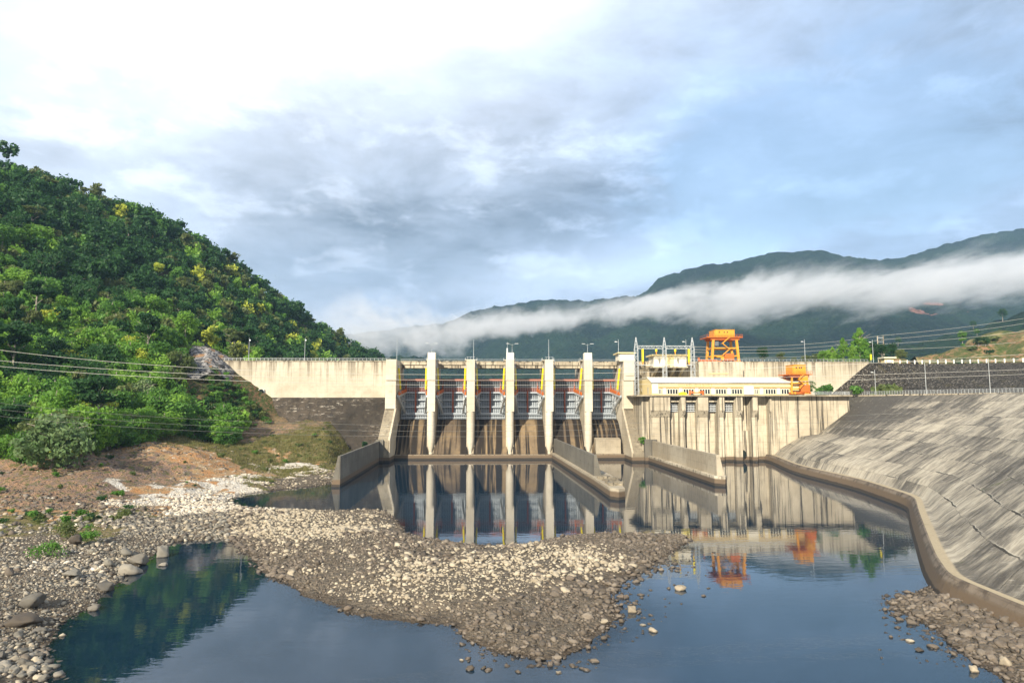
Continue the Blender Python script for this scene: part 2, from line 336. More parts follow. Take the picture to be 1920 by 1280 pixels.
# ------------------------------------------------------------------ water
m, g = newmat('river_water'); p = g.pos()
w1 = g.noise(p, .35, 3, .5, mul=(1, 2.2, 1)); w2 = g.noise(p, 2.4, 3, .5, mul=(1, 1.8, 1)); wb = g.step(g.noise(p, .03, 3, .5), .45, .65)
hgt = g.m('ADD', g.m('MULTIPLY', w1, .014), g.m('MULTIPLY', w2, g.m('MULTIPLY_ADD', wb, .0022, .0006)))
bn = g.bump(hgt, .55, 1.0)
def sh(kind, **kw):
    n = g.n.new(kind)
    for k_, v_ in kw.items(): g._set(n.inputs[k_], v_)
    return n
def mixs(f, a_, b_):
    n = g.n.new('ShaderNodeMixShader'); g._set(n.inputs[0], f); g.l.new(a_.outputs[0], n.inputs[1]); g.l.new(b_.outputs[0], n.inputs[2]); return n
fr = sh('ShaderNodeFresnel', IOR=1.52); g.l.new(bn, fr.inputs['Normal'])
deep = sh('ShaderNodeBsdfDiffuse', Color=(.006, .022, .040)); clear = sh('ShaderNodeBsdfTransparent', Color=(.62, .66, .58)); gl = sh('ShaderNodeBsdfGlossy', Color=(1, 1, 1), Roughness=.015); g.l.new(bn, gl.inputs['Normal'])
w_ = mixs(fr.outputs[0], mixs(g.sep(g.attr('shallow'))[0], deep, clear), gl)
wo = g.n.new('ShaderNodeOutputMaterial'); g.l.new(w_.outputs[0], wo.inputs[0])
jj = np.where(gy < 282)[0][-1]+1; ii0 = np.where(gx > -70)[0][0]
sub = np.s_[:jj, ii0:]; WX, WY, WZ = GX[sub], GY[sub], GZ[sub]; h_, w2_ = WX.shape
idx = np.arange(h_*w2_).reshape(h_, w2_); Fw = np.stack([idx[:-1, :-1], idx[:-1, 1:], idx[1:, 1:], idx[1:, :-1]], -1).reshape(-1, 4)
wmn = np.min([WZ[:-1, :-1], WZ[:-1, 1:], WZ[1:, 1:], WZ[1:, :-1]], 0).reshape(-1); Fw = Fw[wmn < .25]
wt = npmesh('water', np.stack([WX, WY, WX*0], -1).reshape(-1, 3), Fw, [m]); tag(wt, kind='structure')
if len(wt.data.vertices) == WX.size:
    ca = wt.data.color_attributes.new('shallow', 'FLOAT_COLOR', 'POINT'); q = np.ones((WX.size, 4), np.float32); q[:, :3] = np.exp(np.minimum(WZ.ravel(), 0)/.28)[:, None]*.9; ca.data.foreach_set('color', q.ravel())
m2, g = newmat('reservoir_water'); finish(m2, g, (.01, .03, .035), .05, g.bump(g.noise(g.pos(), .5, 3), .1, .1), .5)
tag(MB().add([(-300, 289, 30), (900, 289, 30), (2200, 1500, 30), (-400, 1500, 30)], [(0, 1, 2, 3)]).build('reservoir_water', m2), kind='structure')
CREST = 39.3
PX = [-23.7+15.7*i for i in range(5)]       # the five spillway piers
# ------------------------------------------------------------------ left dam wall
t = thing('dam_wall', 'long pale concrete dam wall between the forested hillside and the spillway, blackened below', 'dam wall', (-78, 283, 20))
MB().prof([(279, 24.3), (289, 24.3), (289, CREST), (279, CREST)], -116, -42).build('upper_wall', M['white_conc'], t)
MB().prof([(278.6, 24.3), (263, 4), (263, -1), (289, -1), (289, 24.3)], -116, -42).build('lower_wall', M['dark_conc'], t)
MB().box(-116, -42, 278.6, 289.4, CREST, CREST+.25).build('coping', M['white_conc'], t)
f = MB().box(-95.6, -93.2, 278.2, 279.2, 24.4, 27.6)
dd = f.build('doorway', M['galv'], t)
MB().tube([(-94.4, 278.35, 26.6), (-94.4, 278.05, 26.6)], 1.15, 12).box(-95.5, -93.3, 278.05, 278.3, 25.4, 26.6).build('door_leaf', M['glass'], dd)
# ------------------------------------------------------------------ abutment blocks beside the bays
def abutment(name, label, x0, x1, yend, zend, cabin):
    t = thing(name, label, 'abutment', ((x0+x1)/2, 270, 0))
    MB().prof([(268, -1), (268, 19.8), (268, 31), (296, 31), (296, -1)], x0, x1).build('wall', M['pier_conc'], t)
    MB().prof([(yend, -1), (yend, zend), (267.99, 19.7), (267.99, -1)], x0, x1-.003).build('stepped_toe', M['strip_conc'], t)
    MB().prof([(yend+.3, -1), (yend+.3, zend+.6), (268.05, 20.5), (268.05, -1)], (x1-.35) if x0 < 0 else x0-.35, (x1+.35) if x0 < 0 else x0+.35).build('side_wall', M['abut_conc'], t)
    MB().box(x0+.2, x1+.1, 266.9, 268.01, 19.7, 31).build('front_column', M['pier_conc'], t)
    MB().box(x0+.35, x1+.25, 266.4, 290, 31, CREST).build('head', M['pier_conc'], t)
    return t
M['pier_conc'] = concrete('pier_concrete', (.52, .46, .35), (.66, .60, .48), (.13, .10, .07), .6, 1.6, .06, (.55, .72), .2, edge=(31, 9))
M['strip_conc'] = concrete('weathered_strip', (.20, .17, .12), (.36, .31, .22), (.04, .035, .03), .5, .6, .2, (.5, .65), .5, hstreak=.6)
M['abut_conc'] = concrete('abutment_concrete', (.42, .36, .26), (.54, .48, .37), (.10, .08, .06), .6, .8, .04, (.52, .7), .3)
al = abutment('spillway_abutment', 'pale concrete abutment at the foot of the long dam wall, beside the first bay', -42, -37.8, 252, 7.9, False)
ar = abutment('spillway_abutment', 'concrete abutment carrying a flat roofed cabin between the last bay and the power station', 53.1, 57.4, 250, 3, True)
c = thing('control_cabin', 'small pale flat roofed cabin on top of the abutment beside the lattice gantry', 'cabin', (55, 272, CREST))
MB().box(52.2, 58.2, 268.2, 277, CREST, 42.0).build('wall', M['cream_white'], c, bevel=.03)
MB().hexa([(51.4, 267.4), (58.9, 267.4), (58.9, 278), (51.4, 278)], 42.0, 42.45).build('roof', M['cream'], c)
MB().hexa([(51.8, 266.6), (58.4, 266.6), (58.4, 268.2), (51.8, 268.2)], CREST-.6, CREST+.05).build('landing', M['pier_conc'], c)
# ------------------------------------------------------------------ piers
pier_names = ['first pier from the long dam wall, raised top with a two armed lamp',
              'second pier from the long dam wall, flat topped with a single tall mast',
              'third pier from the long dam wall, raised top with lamp and aerial',
              'fourth pier from the long dam wall, flat topped, meeting the middle guide wall',
              'fifth pier, nearest the power station, raised top with a two armed lamp']
for i, x in enumerate(PX):
    tall = i in (0, 2, 4)
    t = thing('spillway_pier', 'concrete '+pier_names[i], 'pier', (x, 266, 0), 'spillway piers')
    w = 1.55
    MB().box(x-w, x+w, 268, 296, -1, CREST-.1).build('body', M['abut_conc'], t)
    # rounded nose that narrows towards its foot
    n = 14; vs = []; lv = [(-.9, .55), (2.2, .55), (2.6, .42), (4.5, .72), (6.5, .93), (8.5, 1.0), (18.6, 1.0)]
    b = MB()
    for z, s in lv:
        for k in range(n+1):
            a = math.pi*k/n; vs.append((x-math.cos(a)*w*s, 268.01-math.sin(a)*w*1.15*s, z))
    fs = [(r*(n+1)+k, r*(n+1)+k+1, (r+1)*(n+1)+k+1, (r+1)*(n+1)+k) for r in range(len(lv)-1) for k in range(n)]
    b.add(vs, fs+[tuple((len(lv)-1)*(n+1)+k for k in range(n+1))]).build('nose', M['pier_conc'], t, smooth=False)
    MB().box(x-w+.1, x+w+.1, 266.3, 268.0, 18.6, 31).build('front_column', M['pier_conc'], t, bevel=.06)
    MB().box(x-w-.12, x+w+.12, 265.9, 270, 31, CREST).build('head', M['pier_conc'], t, bevel=.06)
    if tall:
        MB().box(x-w+.1, x+w+.05, 266.2, 270.5, CREST, 42.1).build('top_block', M['cream_white'], t, bevel=.05)
    MB().hexa([(x-2.4, 270.5), (x+2.4, 270.5), (x+2.4, 277), (x-2.4, 277)], CREST-.1, CREST+.15).build('landing', M['pier_conc'], t)
    rl = MB()
    for sx in (-2.35, 2.35):
        rl = MB()
        for yy in (270.6, 273.5, 276.9): rl.bar((x+sx, yy, CREST+.1), (x+sx, yy, CREST+1.1), .08)
        for zz_ in (.6, 1.08): rl.bar((x+sx, 270.6, CREST+zz_), (x+sx, 276.9, CREST+zz_), .06)
        rl.build('handrail', M['galv'], t)
    rl = MB()
    if not tall:
        for xx in (-1.2, 0, 1.2): rl.bar((x+xx, 266.0, CREST), (x+xx, 266.0, CREST+1.0), .08)
        rl.bar((x-1.7, 266.0, CREST+1), (x+1.7, 266.0, CREST+1), .08)
        rl.build('handrail', M['galv'], t)
    MB().bar((x+w+.3, 268.5, 30), (x+w+.3, 268.5, CREST), .12).bar((x+w+.7, 268.5, 30), (x+w+.7, 268.5, CREST), .12).build('ladder', M['galv'], t)
# ------------------------------------------------------------------ bridge
t = thing('road_bridge', 'concrete road bridge with layered beams running along the crest over the spillway bays', 'bridge', (8, 282, 37))
ed = [-37.6]+[q for x in PX for q in (x-1.55, x+1.55)]+[53.0]
for i in range(6):
    a, b_ = ed[2*i], ed[2*i+1]
    sp = MB().box(a, b_, 278.8, 286, 37.9, CREST).box(a, b_, 279.4, 286, 36.6, 37.9).box(a, b_, 278.6, 279.0, CREST-.25, CREST+.12)
    sp.build('beam', M['wall_conc'], t)
rl = MB()
MB().bar((-37.6, 278.9, CREST+.95), (53, 278.9, CREST+.95), .07).bar((-37.6, 278.9, CREST+.5), (53, 278.9, CREST+.5), .05).build('handrail', M['galv'], t)
# ------------------------------------------------------------------ chutes
t = thing('spillway_chute', 'curved concrete spillway chute streaked black and rust below the six gates', 'spillway', (8, 270, 0))
prof = [(286, 14.9), (280.7, 15.25), (278.5, 14.7), (276, 13.1), (273, 10.3), (270, 6.9), (267.3, 3.9), (265.8, 2.4), (264.6, 2.0)]
for i in range(6):
    a, b_ = ed[2*i]-.3, ed[2*i+1]+.3
    vs = []; NS = 14
    pr = []
    for k in range(len(prof)-1):
        for s_ in range(4):
            tt = s_/4; pr.append((prof[k][0]*(1-tt)+prof[k+1][0]*tt, prof[k][1]*(1-tt)+prof[k+1][1]*tt))
    pr += [prof[-1], (264.5, -2), (286, -2)]
    MB().prof(pr, a, b_).build('chute', M['ogee'], t)
MB().box(-38, 53.3, 263.9, 264.7, -1.5, 1.9).build('lip', M['wall_conc'], t)
MB().prof([(264.7, 0), (264.7, 7.6), (268, 8.2), (273, 8.0), (273, 0)], 41.6, 51.5).build('repair_block', M['tan_conc'], t)
# ------------------------------------------------------------------ radial gates
YT, ZT, RG = 269.6, 24.5, 14.6
def arc(z, r=RG): return YT+math.sqrt(max(r*r-(z-ZT)**2, 0))
gate_lab = ['first steel gate, in the bay beside the long dam wall', 'steel gate between the first and second piers', 'steel gate between the second and third piers',
            'steel gate between the third and fourth piers', 'steel gate between the fourth and fifth piers', 'last steel gate, in the bay beside the power station']
for i in range(6):
    a, b_ = ed[2*i]+.05, ed[2*i+1]-.05; xc = (a+b_)/2; hw = (b_-a)/2
    t = thing('spillway_gate', gate_lab[i]+', grey ribs with orange stripes', 'gate', (xc, 283, 15.3), 'spillway gates')
    zs = np.linspace(15.35, 31.9, 22)
    vs = [(x, arc(z), z) for z in zs for x in (a, b_)]; vs += [(x, arc(z)+.25, z) for z in zs for x in (a, b_)]; n = len(zs)*2
    fs = []
    for k in range(len(zs)-1):
        fs += [(2*k, 2*k+1, 2*k+3, 2*k+2), (n+2*k, n+2*k+1, n+2*k+3, n+2*k+2), (2*k, 2*k+2, n+2*k+2, n+2*k), (2*k+1, 2*k+3, n+2*k+3, n+2*k+1)]
    fs += [(0, 1, n+1, n), (n-2, n-1, 2*n-1, 2*n-2)]
    MB().add(vs, fs).build('skin_plate', M['steel_dark'], t)
    rb = MB(); ctr = MB()
    for k in range(17):
        x = a+.3+(b_-a-.6)*k/16
        zr = np.linspace(15.4, 31.2, 12)
        for q in range(11):
            z0, z1 = zr[q], zr[q+1]
            rb.bar((x, arc(z0)-.5, z0), (x, arc(z1)-.5, z1), .26, .6)
    for z in (16.2, 17.0, 18.5, 19.3, 21.1, 21.9, 22.7, 24.3, 25.3, 28.7): rb.box(a+.1, b_-.1, arc(z)-.82, arc(z), z-.12, z+.12)
    rb.build('rib_grid', M['steel'], t)
    for z in (17.7, 20.4, 23.4, 26.4):
        hw2 = hw-(1.9 if z > 18 else 1.2)
        MB().box(xc-hw2-.2, xc+hw2+.2, arc(z)-2.0, arc(z)-.3, z-.2, z+.2).box(xc-hw2, xc+hw2, arc(z)-2.05, arc(z)-1.9, z-.32, z+.32).build('girder', M['steel'], t)
    MB().box(a+.2, b_-.2, arc(16)-1.1, arc(16)-.3, 15.5, 15.8).box(a+.2, b_-.2, arc(16.9)-1.4, arc(16.9)-.3, 17.0, 17.2).build('sill_beam', M['steel'], t)
    MB().box(a+.1, b_-.1, arc(31.5)-.9, arc(31.5)+.1, 31.3, 32.1).build('top_beam', M['rust'], t)
    br = MB()
    for k in range(34):
        x = a+.2+(b_-a-.4)*k/33; br.bar((x, arc(28.2)-.85, 28.5), (x, arc(27)-.85, 26.7), .16, .1)
    br.build('lower_comb', M['rust'], t)
    st = MB().box(xc-.33, xc+.33, arc(26)-2.2, arc(26)-2.08, 17.2, 27.4).box(xc-.33, xc+.33, arc(20)-2.2, arc(20)-2.08, 15.6, 26)
    for sx in (-1, 1): st.box(xc+sx*(hw-1.9)-.25, xc+sx*(hw-1.9)+.25, arc(29)-.95, arc(29)-.8, 26.6, 31.4)
    st.build('stripe', M['rust'], t)
    for sx in (-1, 1):
        tx = xc+sx*(hw-.35)
        am = MB()
        for z in (26.4, 17.9):
            am.bar((tx, YT, ZT), (xc+sx*(hw-2.0), arc(z)-1.9, z), .7, .75)
        am.bar((tx-sx*.1, YT+.3, ZT-.6), (xc+sx*(hw-2.1), arc(22)-1.9, 22.3), .3)
        p1 = Vector((tx, YT, ZT)).lerp(Vector((xc+sx*(hw-2), arc(26.4)-1.9, 26.4)), .55); p2 = Vector((tx, YT, ZT)).lerp(Vector((xc+sx*(hw-2), arc(17.9)-1.9, 17.9)), .55)
        am.bar(p1, p2, .25)
        p1 = Vector((tx, YT, ZT)).lerp(Vector((xc+sx*(hw-2), arc(26.4)-1.9, 26.4)), .8); p3 = Vector((tx, YT, ZT)).lerp(Vector((xc+sx*(hw-2), arc(17.9)-1.9, 17.9)), .85)
        am.bar(p1, p3, .25); am.bar(p2, p1, .2)
        am.build('arm', M['galv'], t)
        MB().add([(tx, YT+.2, ZT+.5), (xc+sx*(hw-2.1), arc(26.4)-1.9, 26.75), (xc+sx*(hw-2.1), arc(28)-1.2, 28.1), (tx, YT+2.2, ZT+2.0),
                  (tx-sx*.3, YT+.2, ZT+.5), (xc+sx*(hw-2.4), arc(26.4)-1.9, 26.75), (xc+sx*(hw-2.4), arc(28)-1.2, 28.1), (tx-sx*.3, YT+2.2, ZT+2.0)],
                 [(0, 1, 2, 3), (4, 5, 6, 7), (0, 1, 5, 4), (1, 2, 6, 5), (2, 3, 7, 6), (3, 0, 4, 7)]).build('arm_cover', M['orange'], t)
        MB().tube([(tx-.3, YT, ZT), (tx+.3, YT, ZT)], .75, 10).build('trunnion', M['steel'], t)
        MB().tube([(tx-sx*.25, 269.2, 36.0), (tx-sx*.65, 272.2, 27.6)], .38, 10).build('hoist_cylinder', M['yellow'], t)
        MB().tube([(tx-sx*.2, 269.0, 37.0), (tx-sx*.25, 269.2, 36.0)], .2, 8).build('hoist_mount', M['galv'], t)
        MB().tube([(tx-sx*.65, 272.2, 27.6), (tx-sx*.8, 274.5, 24)], .14, 8).build('hoist_rod', M['galv'], t)
# ------------------------------------------------------------------ guide walls
def guide(label, xa, xb, ya, yb, zt, wtop, sgn, mat, plinth=None):
    """wall from (xa,ya) at the dam to (xb,yb); sgn=side of the vertical face"""
    t = thing('guide_wall', label, 'guide wall', ((xa+xb)/2, (ya+yb)/2, 0), 'concrete guide walls below the spillway')
    def ring(x, y, zb=-2, k=1.0):
        return [(x, y, zb), (x, y, zt), (x-sgn*wtop, y, zt), (x-sgn*(wtop+2.0*k), y, zb)]
    vs = ring(xa, ya)+ring(xb, yb); vs[5:7] = [(xb, yb+.1, zt), (xb-sgn*wtop, yb+.1, zt)]
    MB().add(vs, [(0, 1, 5, 4), (1, 2, 6, 5), (2, 3, 7, 6), (3, 0, 4, 7), (0, 1, 2, 3), (4, 5, 6, 7)]).build('wall', mat, t)
    return t
g1 = guide('grey guide wall beside the stony bank, at the foot of the long dam wall', -41.2, -39.0, 252, 177, 7.9, .7, 1, M['grey_conc'])
g2 = guide('dark middle guide wall standing in the water on a low plinth with a broken tip', 25.2, 27.4, 268, 178, 7.9, .8, -1, M['grey_conc'])
MB().hexa([(24.0, 266), (26.8, 172), (27.0, 152.5), (28.6, 150.5), (30.4, 152), (32.5, 178), (29, 266)], -2, 2.5).build('plinth', M['tan_conc'], g2, bevel=.12)
rb = MB()
for k in range(60):
    x = random.uniform(28, 31.5); y = random.uniform(156, 176); s = random.uniform(.3, .9)
    rb.hexa([(x+s*math.cos(q)*random.uniform(.6, 1.2), y+s*math.sin(q)*random.uniform(.8, 1.8)) for q in np.linspace(0, 5.2, 6)], 2.45, 2.55+s*random.uniform(.3, .8))
rb.build('broken_crust', M['strip_conc'], g2)
g3 = guide('pale sunlit guide wall in front of the power station, on a low ledge', 60.2, 60.2, 262, 178, 7.9, .9, -1, M['tan_conc'])
MB().hexa([(58.6, 252), (59.0, 176.5), (61.4, 175), (62.8, 178), (62.8, 252)], -2, 2.5).build('ledge', M['wall_conc'], g3, bevel=.1)
MB().box(57.4, 62, 248.6, 252, -1, 8.4).build('end_block', M['grey_conc'], g3)
MB().box(-42.6, -39.8, 251, 254, -1, 8.3).build('end_block', M['grey_conc'], g1)
# ------------------------------------------------------------------ right dam wall
t = thing('dam_wall', 'pale dam wall behind the power station, under the big orange gantry crane', 'dam wall', (110, 283, 20))
MB().box(57.45, 161.3, 279, 290, 4, CREST).build('upper_wall', M['white_conc'], t)
x0, x1 = X(1302, 273, 700), X(1393, 273, 700)
MB().hexa([(x0, 279.02), (x0+1.5, 273), (x1, 273), (x1, 279.02)], 24, CREST-.4).build('bay_block', M['white_conc'], t)
MB().box(x0+6, x0+14, 272.7, 273.05, 34.0, 34.3).build('ledge', M['cream'], t)
MB().box(57.45, 161.3, 278.7, 290.4, CREST, CREST+.25).build('coping', M['white_conc'], t)
x2, x3 = X(1222, 275, 700), X(1292, 275, 700)
MB().box(58, x2+1, 277.5, 279.02, 24, 38.2).build('ribbed_panel', M['wall_conc'], t)
# ------------------------------------------------------------------ power station block and building
def px(u, Y=250.0, v=760): return X(u, Y, v)
t = thing('power_station', 'cream power station with a long row of dark windows on a tall streaked concrete base', 'power station', (90, 252, 0))
DZ = 24.4
base = MB()
pil = [(1205, 1217, 251.2), (1217, 1255, 250), (1274, 1283.5, 250), (1306, 1326, 250), (1346, 1356, 250), (1377.5, 1390, 250), (1408, 1418, 250)]
top_open = [(1255, 1274), (1283.5, 1306), (1326, 1346), (1356, 1377.5)]
rec = [(1390, 1408), (1418, 1443)]
cell = MB()
for k, (a, b) in enumerate(top_open): cell.box(px(a), px(b), 252.6 if k != 2 else 253.4, 270, -1.5, 18.4)
cell.build('panel_wall', M['wall_conc'], t)
back = MB()
for a, b in top_open: back.box(px(a), px(b), 255, 270, 18.4, DZ)
back.box(px(1390), px(1408), 253.6, 270, -1.5, DZ).box(px(1390), px(1406), 252.2, 253.6, -1.5, 11.5)
back.box(px(1418), px(1443), 253.6, 270, -1.5, DZ)
back.build('recess_wall', M['wall_conc'], t)
for a, b, y in pil:
    MB().box(px(a), px(b), y, 270, -1.5, DZ).build('pilaster', M['wall_conc'], t)
    if b-a < 40 and a > 1210:
        MB().prof([(250.0, 16.5), (248.4, 19.2), (248.4, 24.2), (250.0, 24.2)], px(a)+.1, px(b)-.1).build('corbel', M['wall_conc'], t)
MB().prof([(249.99, 16.5), (248.5, 19.2), (248.5, 24.2), (249.99, 24.2)], px(1219), px(1254.5)).build('corbel', M['wall_conc'], t)
MB().box(px(1443), px(1594), 250.6, 270, -1.5, DZ).build('end_wall', M['wall_conc'], t)
MB().prof([(250.6, 16.5), (249.6, 19.0), (249.6, 23.6), (250.6, 23.6)], px(1442), px(1446)).build('corbel', M['wall_conc'], t)
gb = [MB() for _ in top_open]
for q, (a, b) in zip(gb, top_open):
    for z in (18.7, 19.6, 20.5, 21.4): q.box(px(a)+.05, px(b)-.05, 252.2, 252.8, z, z+.3)
    for k in range(7):
        x = px(a)+.4+(px(b)-px(a)-.8)*k/6; q.box(x-.09, x+.09, 252.35, 252.7, 18.7, 21.5)
    q.build('stoplog_frame', M['galv'], t)
    MB().box(px(a)+.05, px(b)-.05, 250.6, 252.4, 22.3, 22.9).build('lintel_beam', M['wall_conc'], t)
MB().box(px(1192), px(1594), 247.9, 272, DZ, DZ+.55).build('deck_slab', M['strip_conc'], t)
MB().tube([(px(1391), 250.9, 2.9), (px(1391), 251.4, 2.9)], 1.5, 16).build('outlet', M['glass'], t)
MB().tube([(px(1387), 250.9, 5.2), (px(1387), 251.4, 5.2)], .3, 8).build('outlet', M['glass'], t)
# building on the deck
BX0 = X(1222, 251.5, 730); BX1 = X(1508, 251.5, 730); b0 = DZ+.55; ZE, ZT2 = 29.7, 31.7
wl = MB().prof([(251.5, b0), (251.5, ZE), (258, ZT2), (272, ZT2), (279, 29.6), (279, b0)], BX0, BX1)
wl.build('wall', M['cream'], t)
MB().prof([(251.1, ZE-.02), (251.1, ZE+.25), (258, ZT2+.3), (272, ZT2+.3), (272, ZT2+.02), (258, ZT2+.02)], BX0-.3, BX1+.3).build('roof', M['roof_white'], t)
MB().box(BX0-.3, BX1+.3, 250.75, 251.1, ZE-.15, ZE+.12).build('gutter', M['galv'], t)
MB().box(X(1235, 251.5), X(1393, 251.5), 251.2, 251.55, 27.72, 27.98).build('window_canopy', M['red_trim'], t)
MB().box(X(1414, 251.5), X(1482, 251.5), 251.2, 251.55, 27.72, 27.98).build('window_canopy', M['red_trim'], t)
MB().box(X(1222.5, 251.5), X(1234, 251.5), 251.3, 251.6, 25.6, 29.3).build('white_panel', M['cream_white'], t)
MB().box(X(1395, 251.5), X(1413, 251.5), 251.25, 251.6, 25.2, 28.4).build('roller_door', M['cream_white'], t)
for u in (1246, 1276.5, 1306.5, 1337, 1367, 1428, 1460): MB().box(X(u-3.2, 251.5), X(u+3.2, 251.5), 251.42, 251.55, 25.3, 27.7).build('render_panel', M['cream_white'], t)
wins = [(1234.6, 1240.6, 2), (1250.8, 1271, 4), (1281, 1301, 4), (1311.7, 1331.4, 4), (1342, 1361.4, 4), (1372, 1391.6, 4), (1415.6, 1421.5, 2), (1435, 1454.7, 4), (1465, 1479.5, 3)]
for a, b, n in wins:
    w_ = (b-a)/n
    for k in range(n):
        x0, x1 = X(a+k*w_+.7, 251.5), X(a+(k+1)*w_-.7, 251.5)
        fr = MB().box(x0-.1, x1+.1, 251.38, 251.6, 25.35, 27.2).build('window', M['frame'], t)
        MB().box(x0, x1, 251.33, 251.42, 25.45, 27.1).build('pane', M['glass'], fr)
MB().box(BX0-.05, BX0+.02, 257, 258, 25.4, 28).build('side_vent', M['steel'], t)
for y in (268.5, 272, 275.5):
    MB().box(BX0-.06, BX0+.02, y-.7, y+.7, 26.6, 28.0).build('side_vent', M['cream_white'], t)
# wall sign
cu = bpy.data.curves.new('sign_text', 'FONT'); cu.body = 'THỦY ĐIỆN SÔNG BUNG 5'; cu.size = 1.25; cu.extrude = .04; cu.space_character = 1.22
to = bpy.data.objects.new('tmp', cu); COL.objects.link(to); bpy.context.view_layer.update()
me = bpy.data.meshes.new_from_object(to.evaluated_get(bpy.context.evaluated_depsgraph_get())); bpy.data.objects.remove(to)
xs = [v.co.x for v in me.vertices]; sc = (X(1335, 251.4, 722)-X(1271, 251.4, 722))/(max(xs)-min(xs))
for v in me.vertices:
    x, y, z = v.co; v.co = ((x-min(xs))*sc+X(1271, 251.4, 722), 251.40-z, 28.35+y*sc*1.0)
me.materials.clear(); me.materials.append(M['sign_ink'])
so = bpy.data.objects.new('wall_lettering', me); COL.objects.link(so); so.parent = t; so.location = -t.location
# ------------------------------------------------------------------ kiosk on brackets
k = thing('switch_house', 'white flat roofed house on concrete brackets under the yellow insulators', 'switch house', (px(1257, 272), 272, 36.8))
xa, xb = X(1226, 270, 680), X(1287, 270, 680)
MB().box(xa, xb, 270, 278.98, 36.9, 41.2).build('wall', M['cream_white'], k, bevel=.04)
MB().box(xa-1.1, xb+1.1, 269.2, 279.4, 41.2, 41.75).build('roof', M['cream'], k)
MB().box(xa-.5, xb+.5, 269.6, 278.98, 36.4, 36.9).build('floor_slab', M['white_conc'], k)
for i_ in range(4):
    x = xa+1.5+(xb-xa-2.5)*i_/3
    MB().prof([(270, 36.4), (278.98, 36.4), (278.98, 32.2)], x-.6, x+.6).build('bracket', M['white_conc'], k)
MB().box(xa+5, xa+8.2, 269.9, 270.02, 37.0, 41.0).build('door', M['cream'], k)
# ------------------------------------------------------------------ lattice gantry
def lattice(b, p0, p1, w0, w1, n, r=.09):
    p0, p1 = Vector(p0), Vector(p1); d = (p1-p0).normalized(); up = Vector((0, 1, 0)); sx = d.cross(up).normalized()
    def c(t, i):
        w = (w0*(1-t)+w1*t)/2; return p0.lerp(p1, t)+sx*w*(1 if i in (0, 1) else -1)+up*w*(1 if i in (0, 3) else -1)
    for i in range(4):
        b.bar(c(0, i), c(1, i), r*1.5)
        for k in range(n):
            a_, b2 = (i, (i+1) % 4) if k % 2 else ((i+1) % 4, i)
            b.bar(c(k/n, a_), c((k+1)/n, b2), r)
    return b
GY0 = 264.0; txs = [X(u, GY0, 650) for u in (1192.5, 1245.5, 1298)]
t = thing('lattice_gantry', 'grey lattice switchyard gantry with three pointed towers beside the power station', 'gantry', (txs[1], GY0, DZ))
for x in txs:
    b = MB(); lattice(b, (x, GY0, 24.9), (x, GY0, 43.5), 1.5, 1.3, 16); lattice(b, (x, GY0, 43.5), (x, GY0, 48.2), 1.3, .15, 4); b.build('tower', M['galv'], t)
for a_, b_ in ((0, 1), (1, 2)):
    lattice(MB(), (txs[a_]+.7, GY0, 44.2), (txs[b_]-.7, GY0, 44.2), 1.1, 1.1, 10).build('cross_beam', M['galv'], t)
MB().bar((txs[0], GY0, 37.1), (txs[2], GY0, 37.1), .2).bar((txs[0]-5, GY0, 34.3), (txs[0], GY0, 34.3), .15).build('brace_rail', M['galv'], t)
for u, zl, l in ((1205, 37.6, 'leftmost long yellow insulator tube hanging from the lattice gantry'), (1230.5, 41.8, 'yellow insulator tube hanging behind the roof edge of the white switch house'), (1266, 41.8, 'yellow insulator tube hanging over the middle of the white switch house roof'), (1291.5, 37.6, 'rightmost long yellow insulator tube hanging from the lattice gantry')):
    x = X(u, GY0, 660); o = thing('insulator_tube', l, 'insulator', (x, GY0, zl), 'yellow insulators of the gantry')
    MB().tube([(x, GY0, 43.6), (x, GY0, zl+.8)], [.42, .42], 12).build('tube', M['yellow'], o)
    MB().tube([(x, GY0, zl+.8), (x, GY0, zl-.4)], [.36, .15], 10).build('end_cap', M['amber'], o)
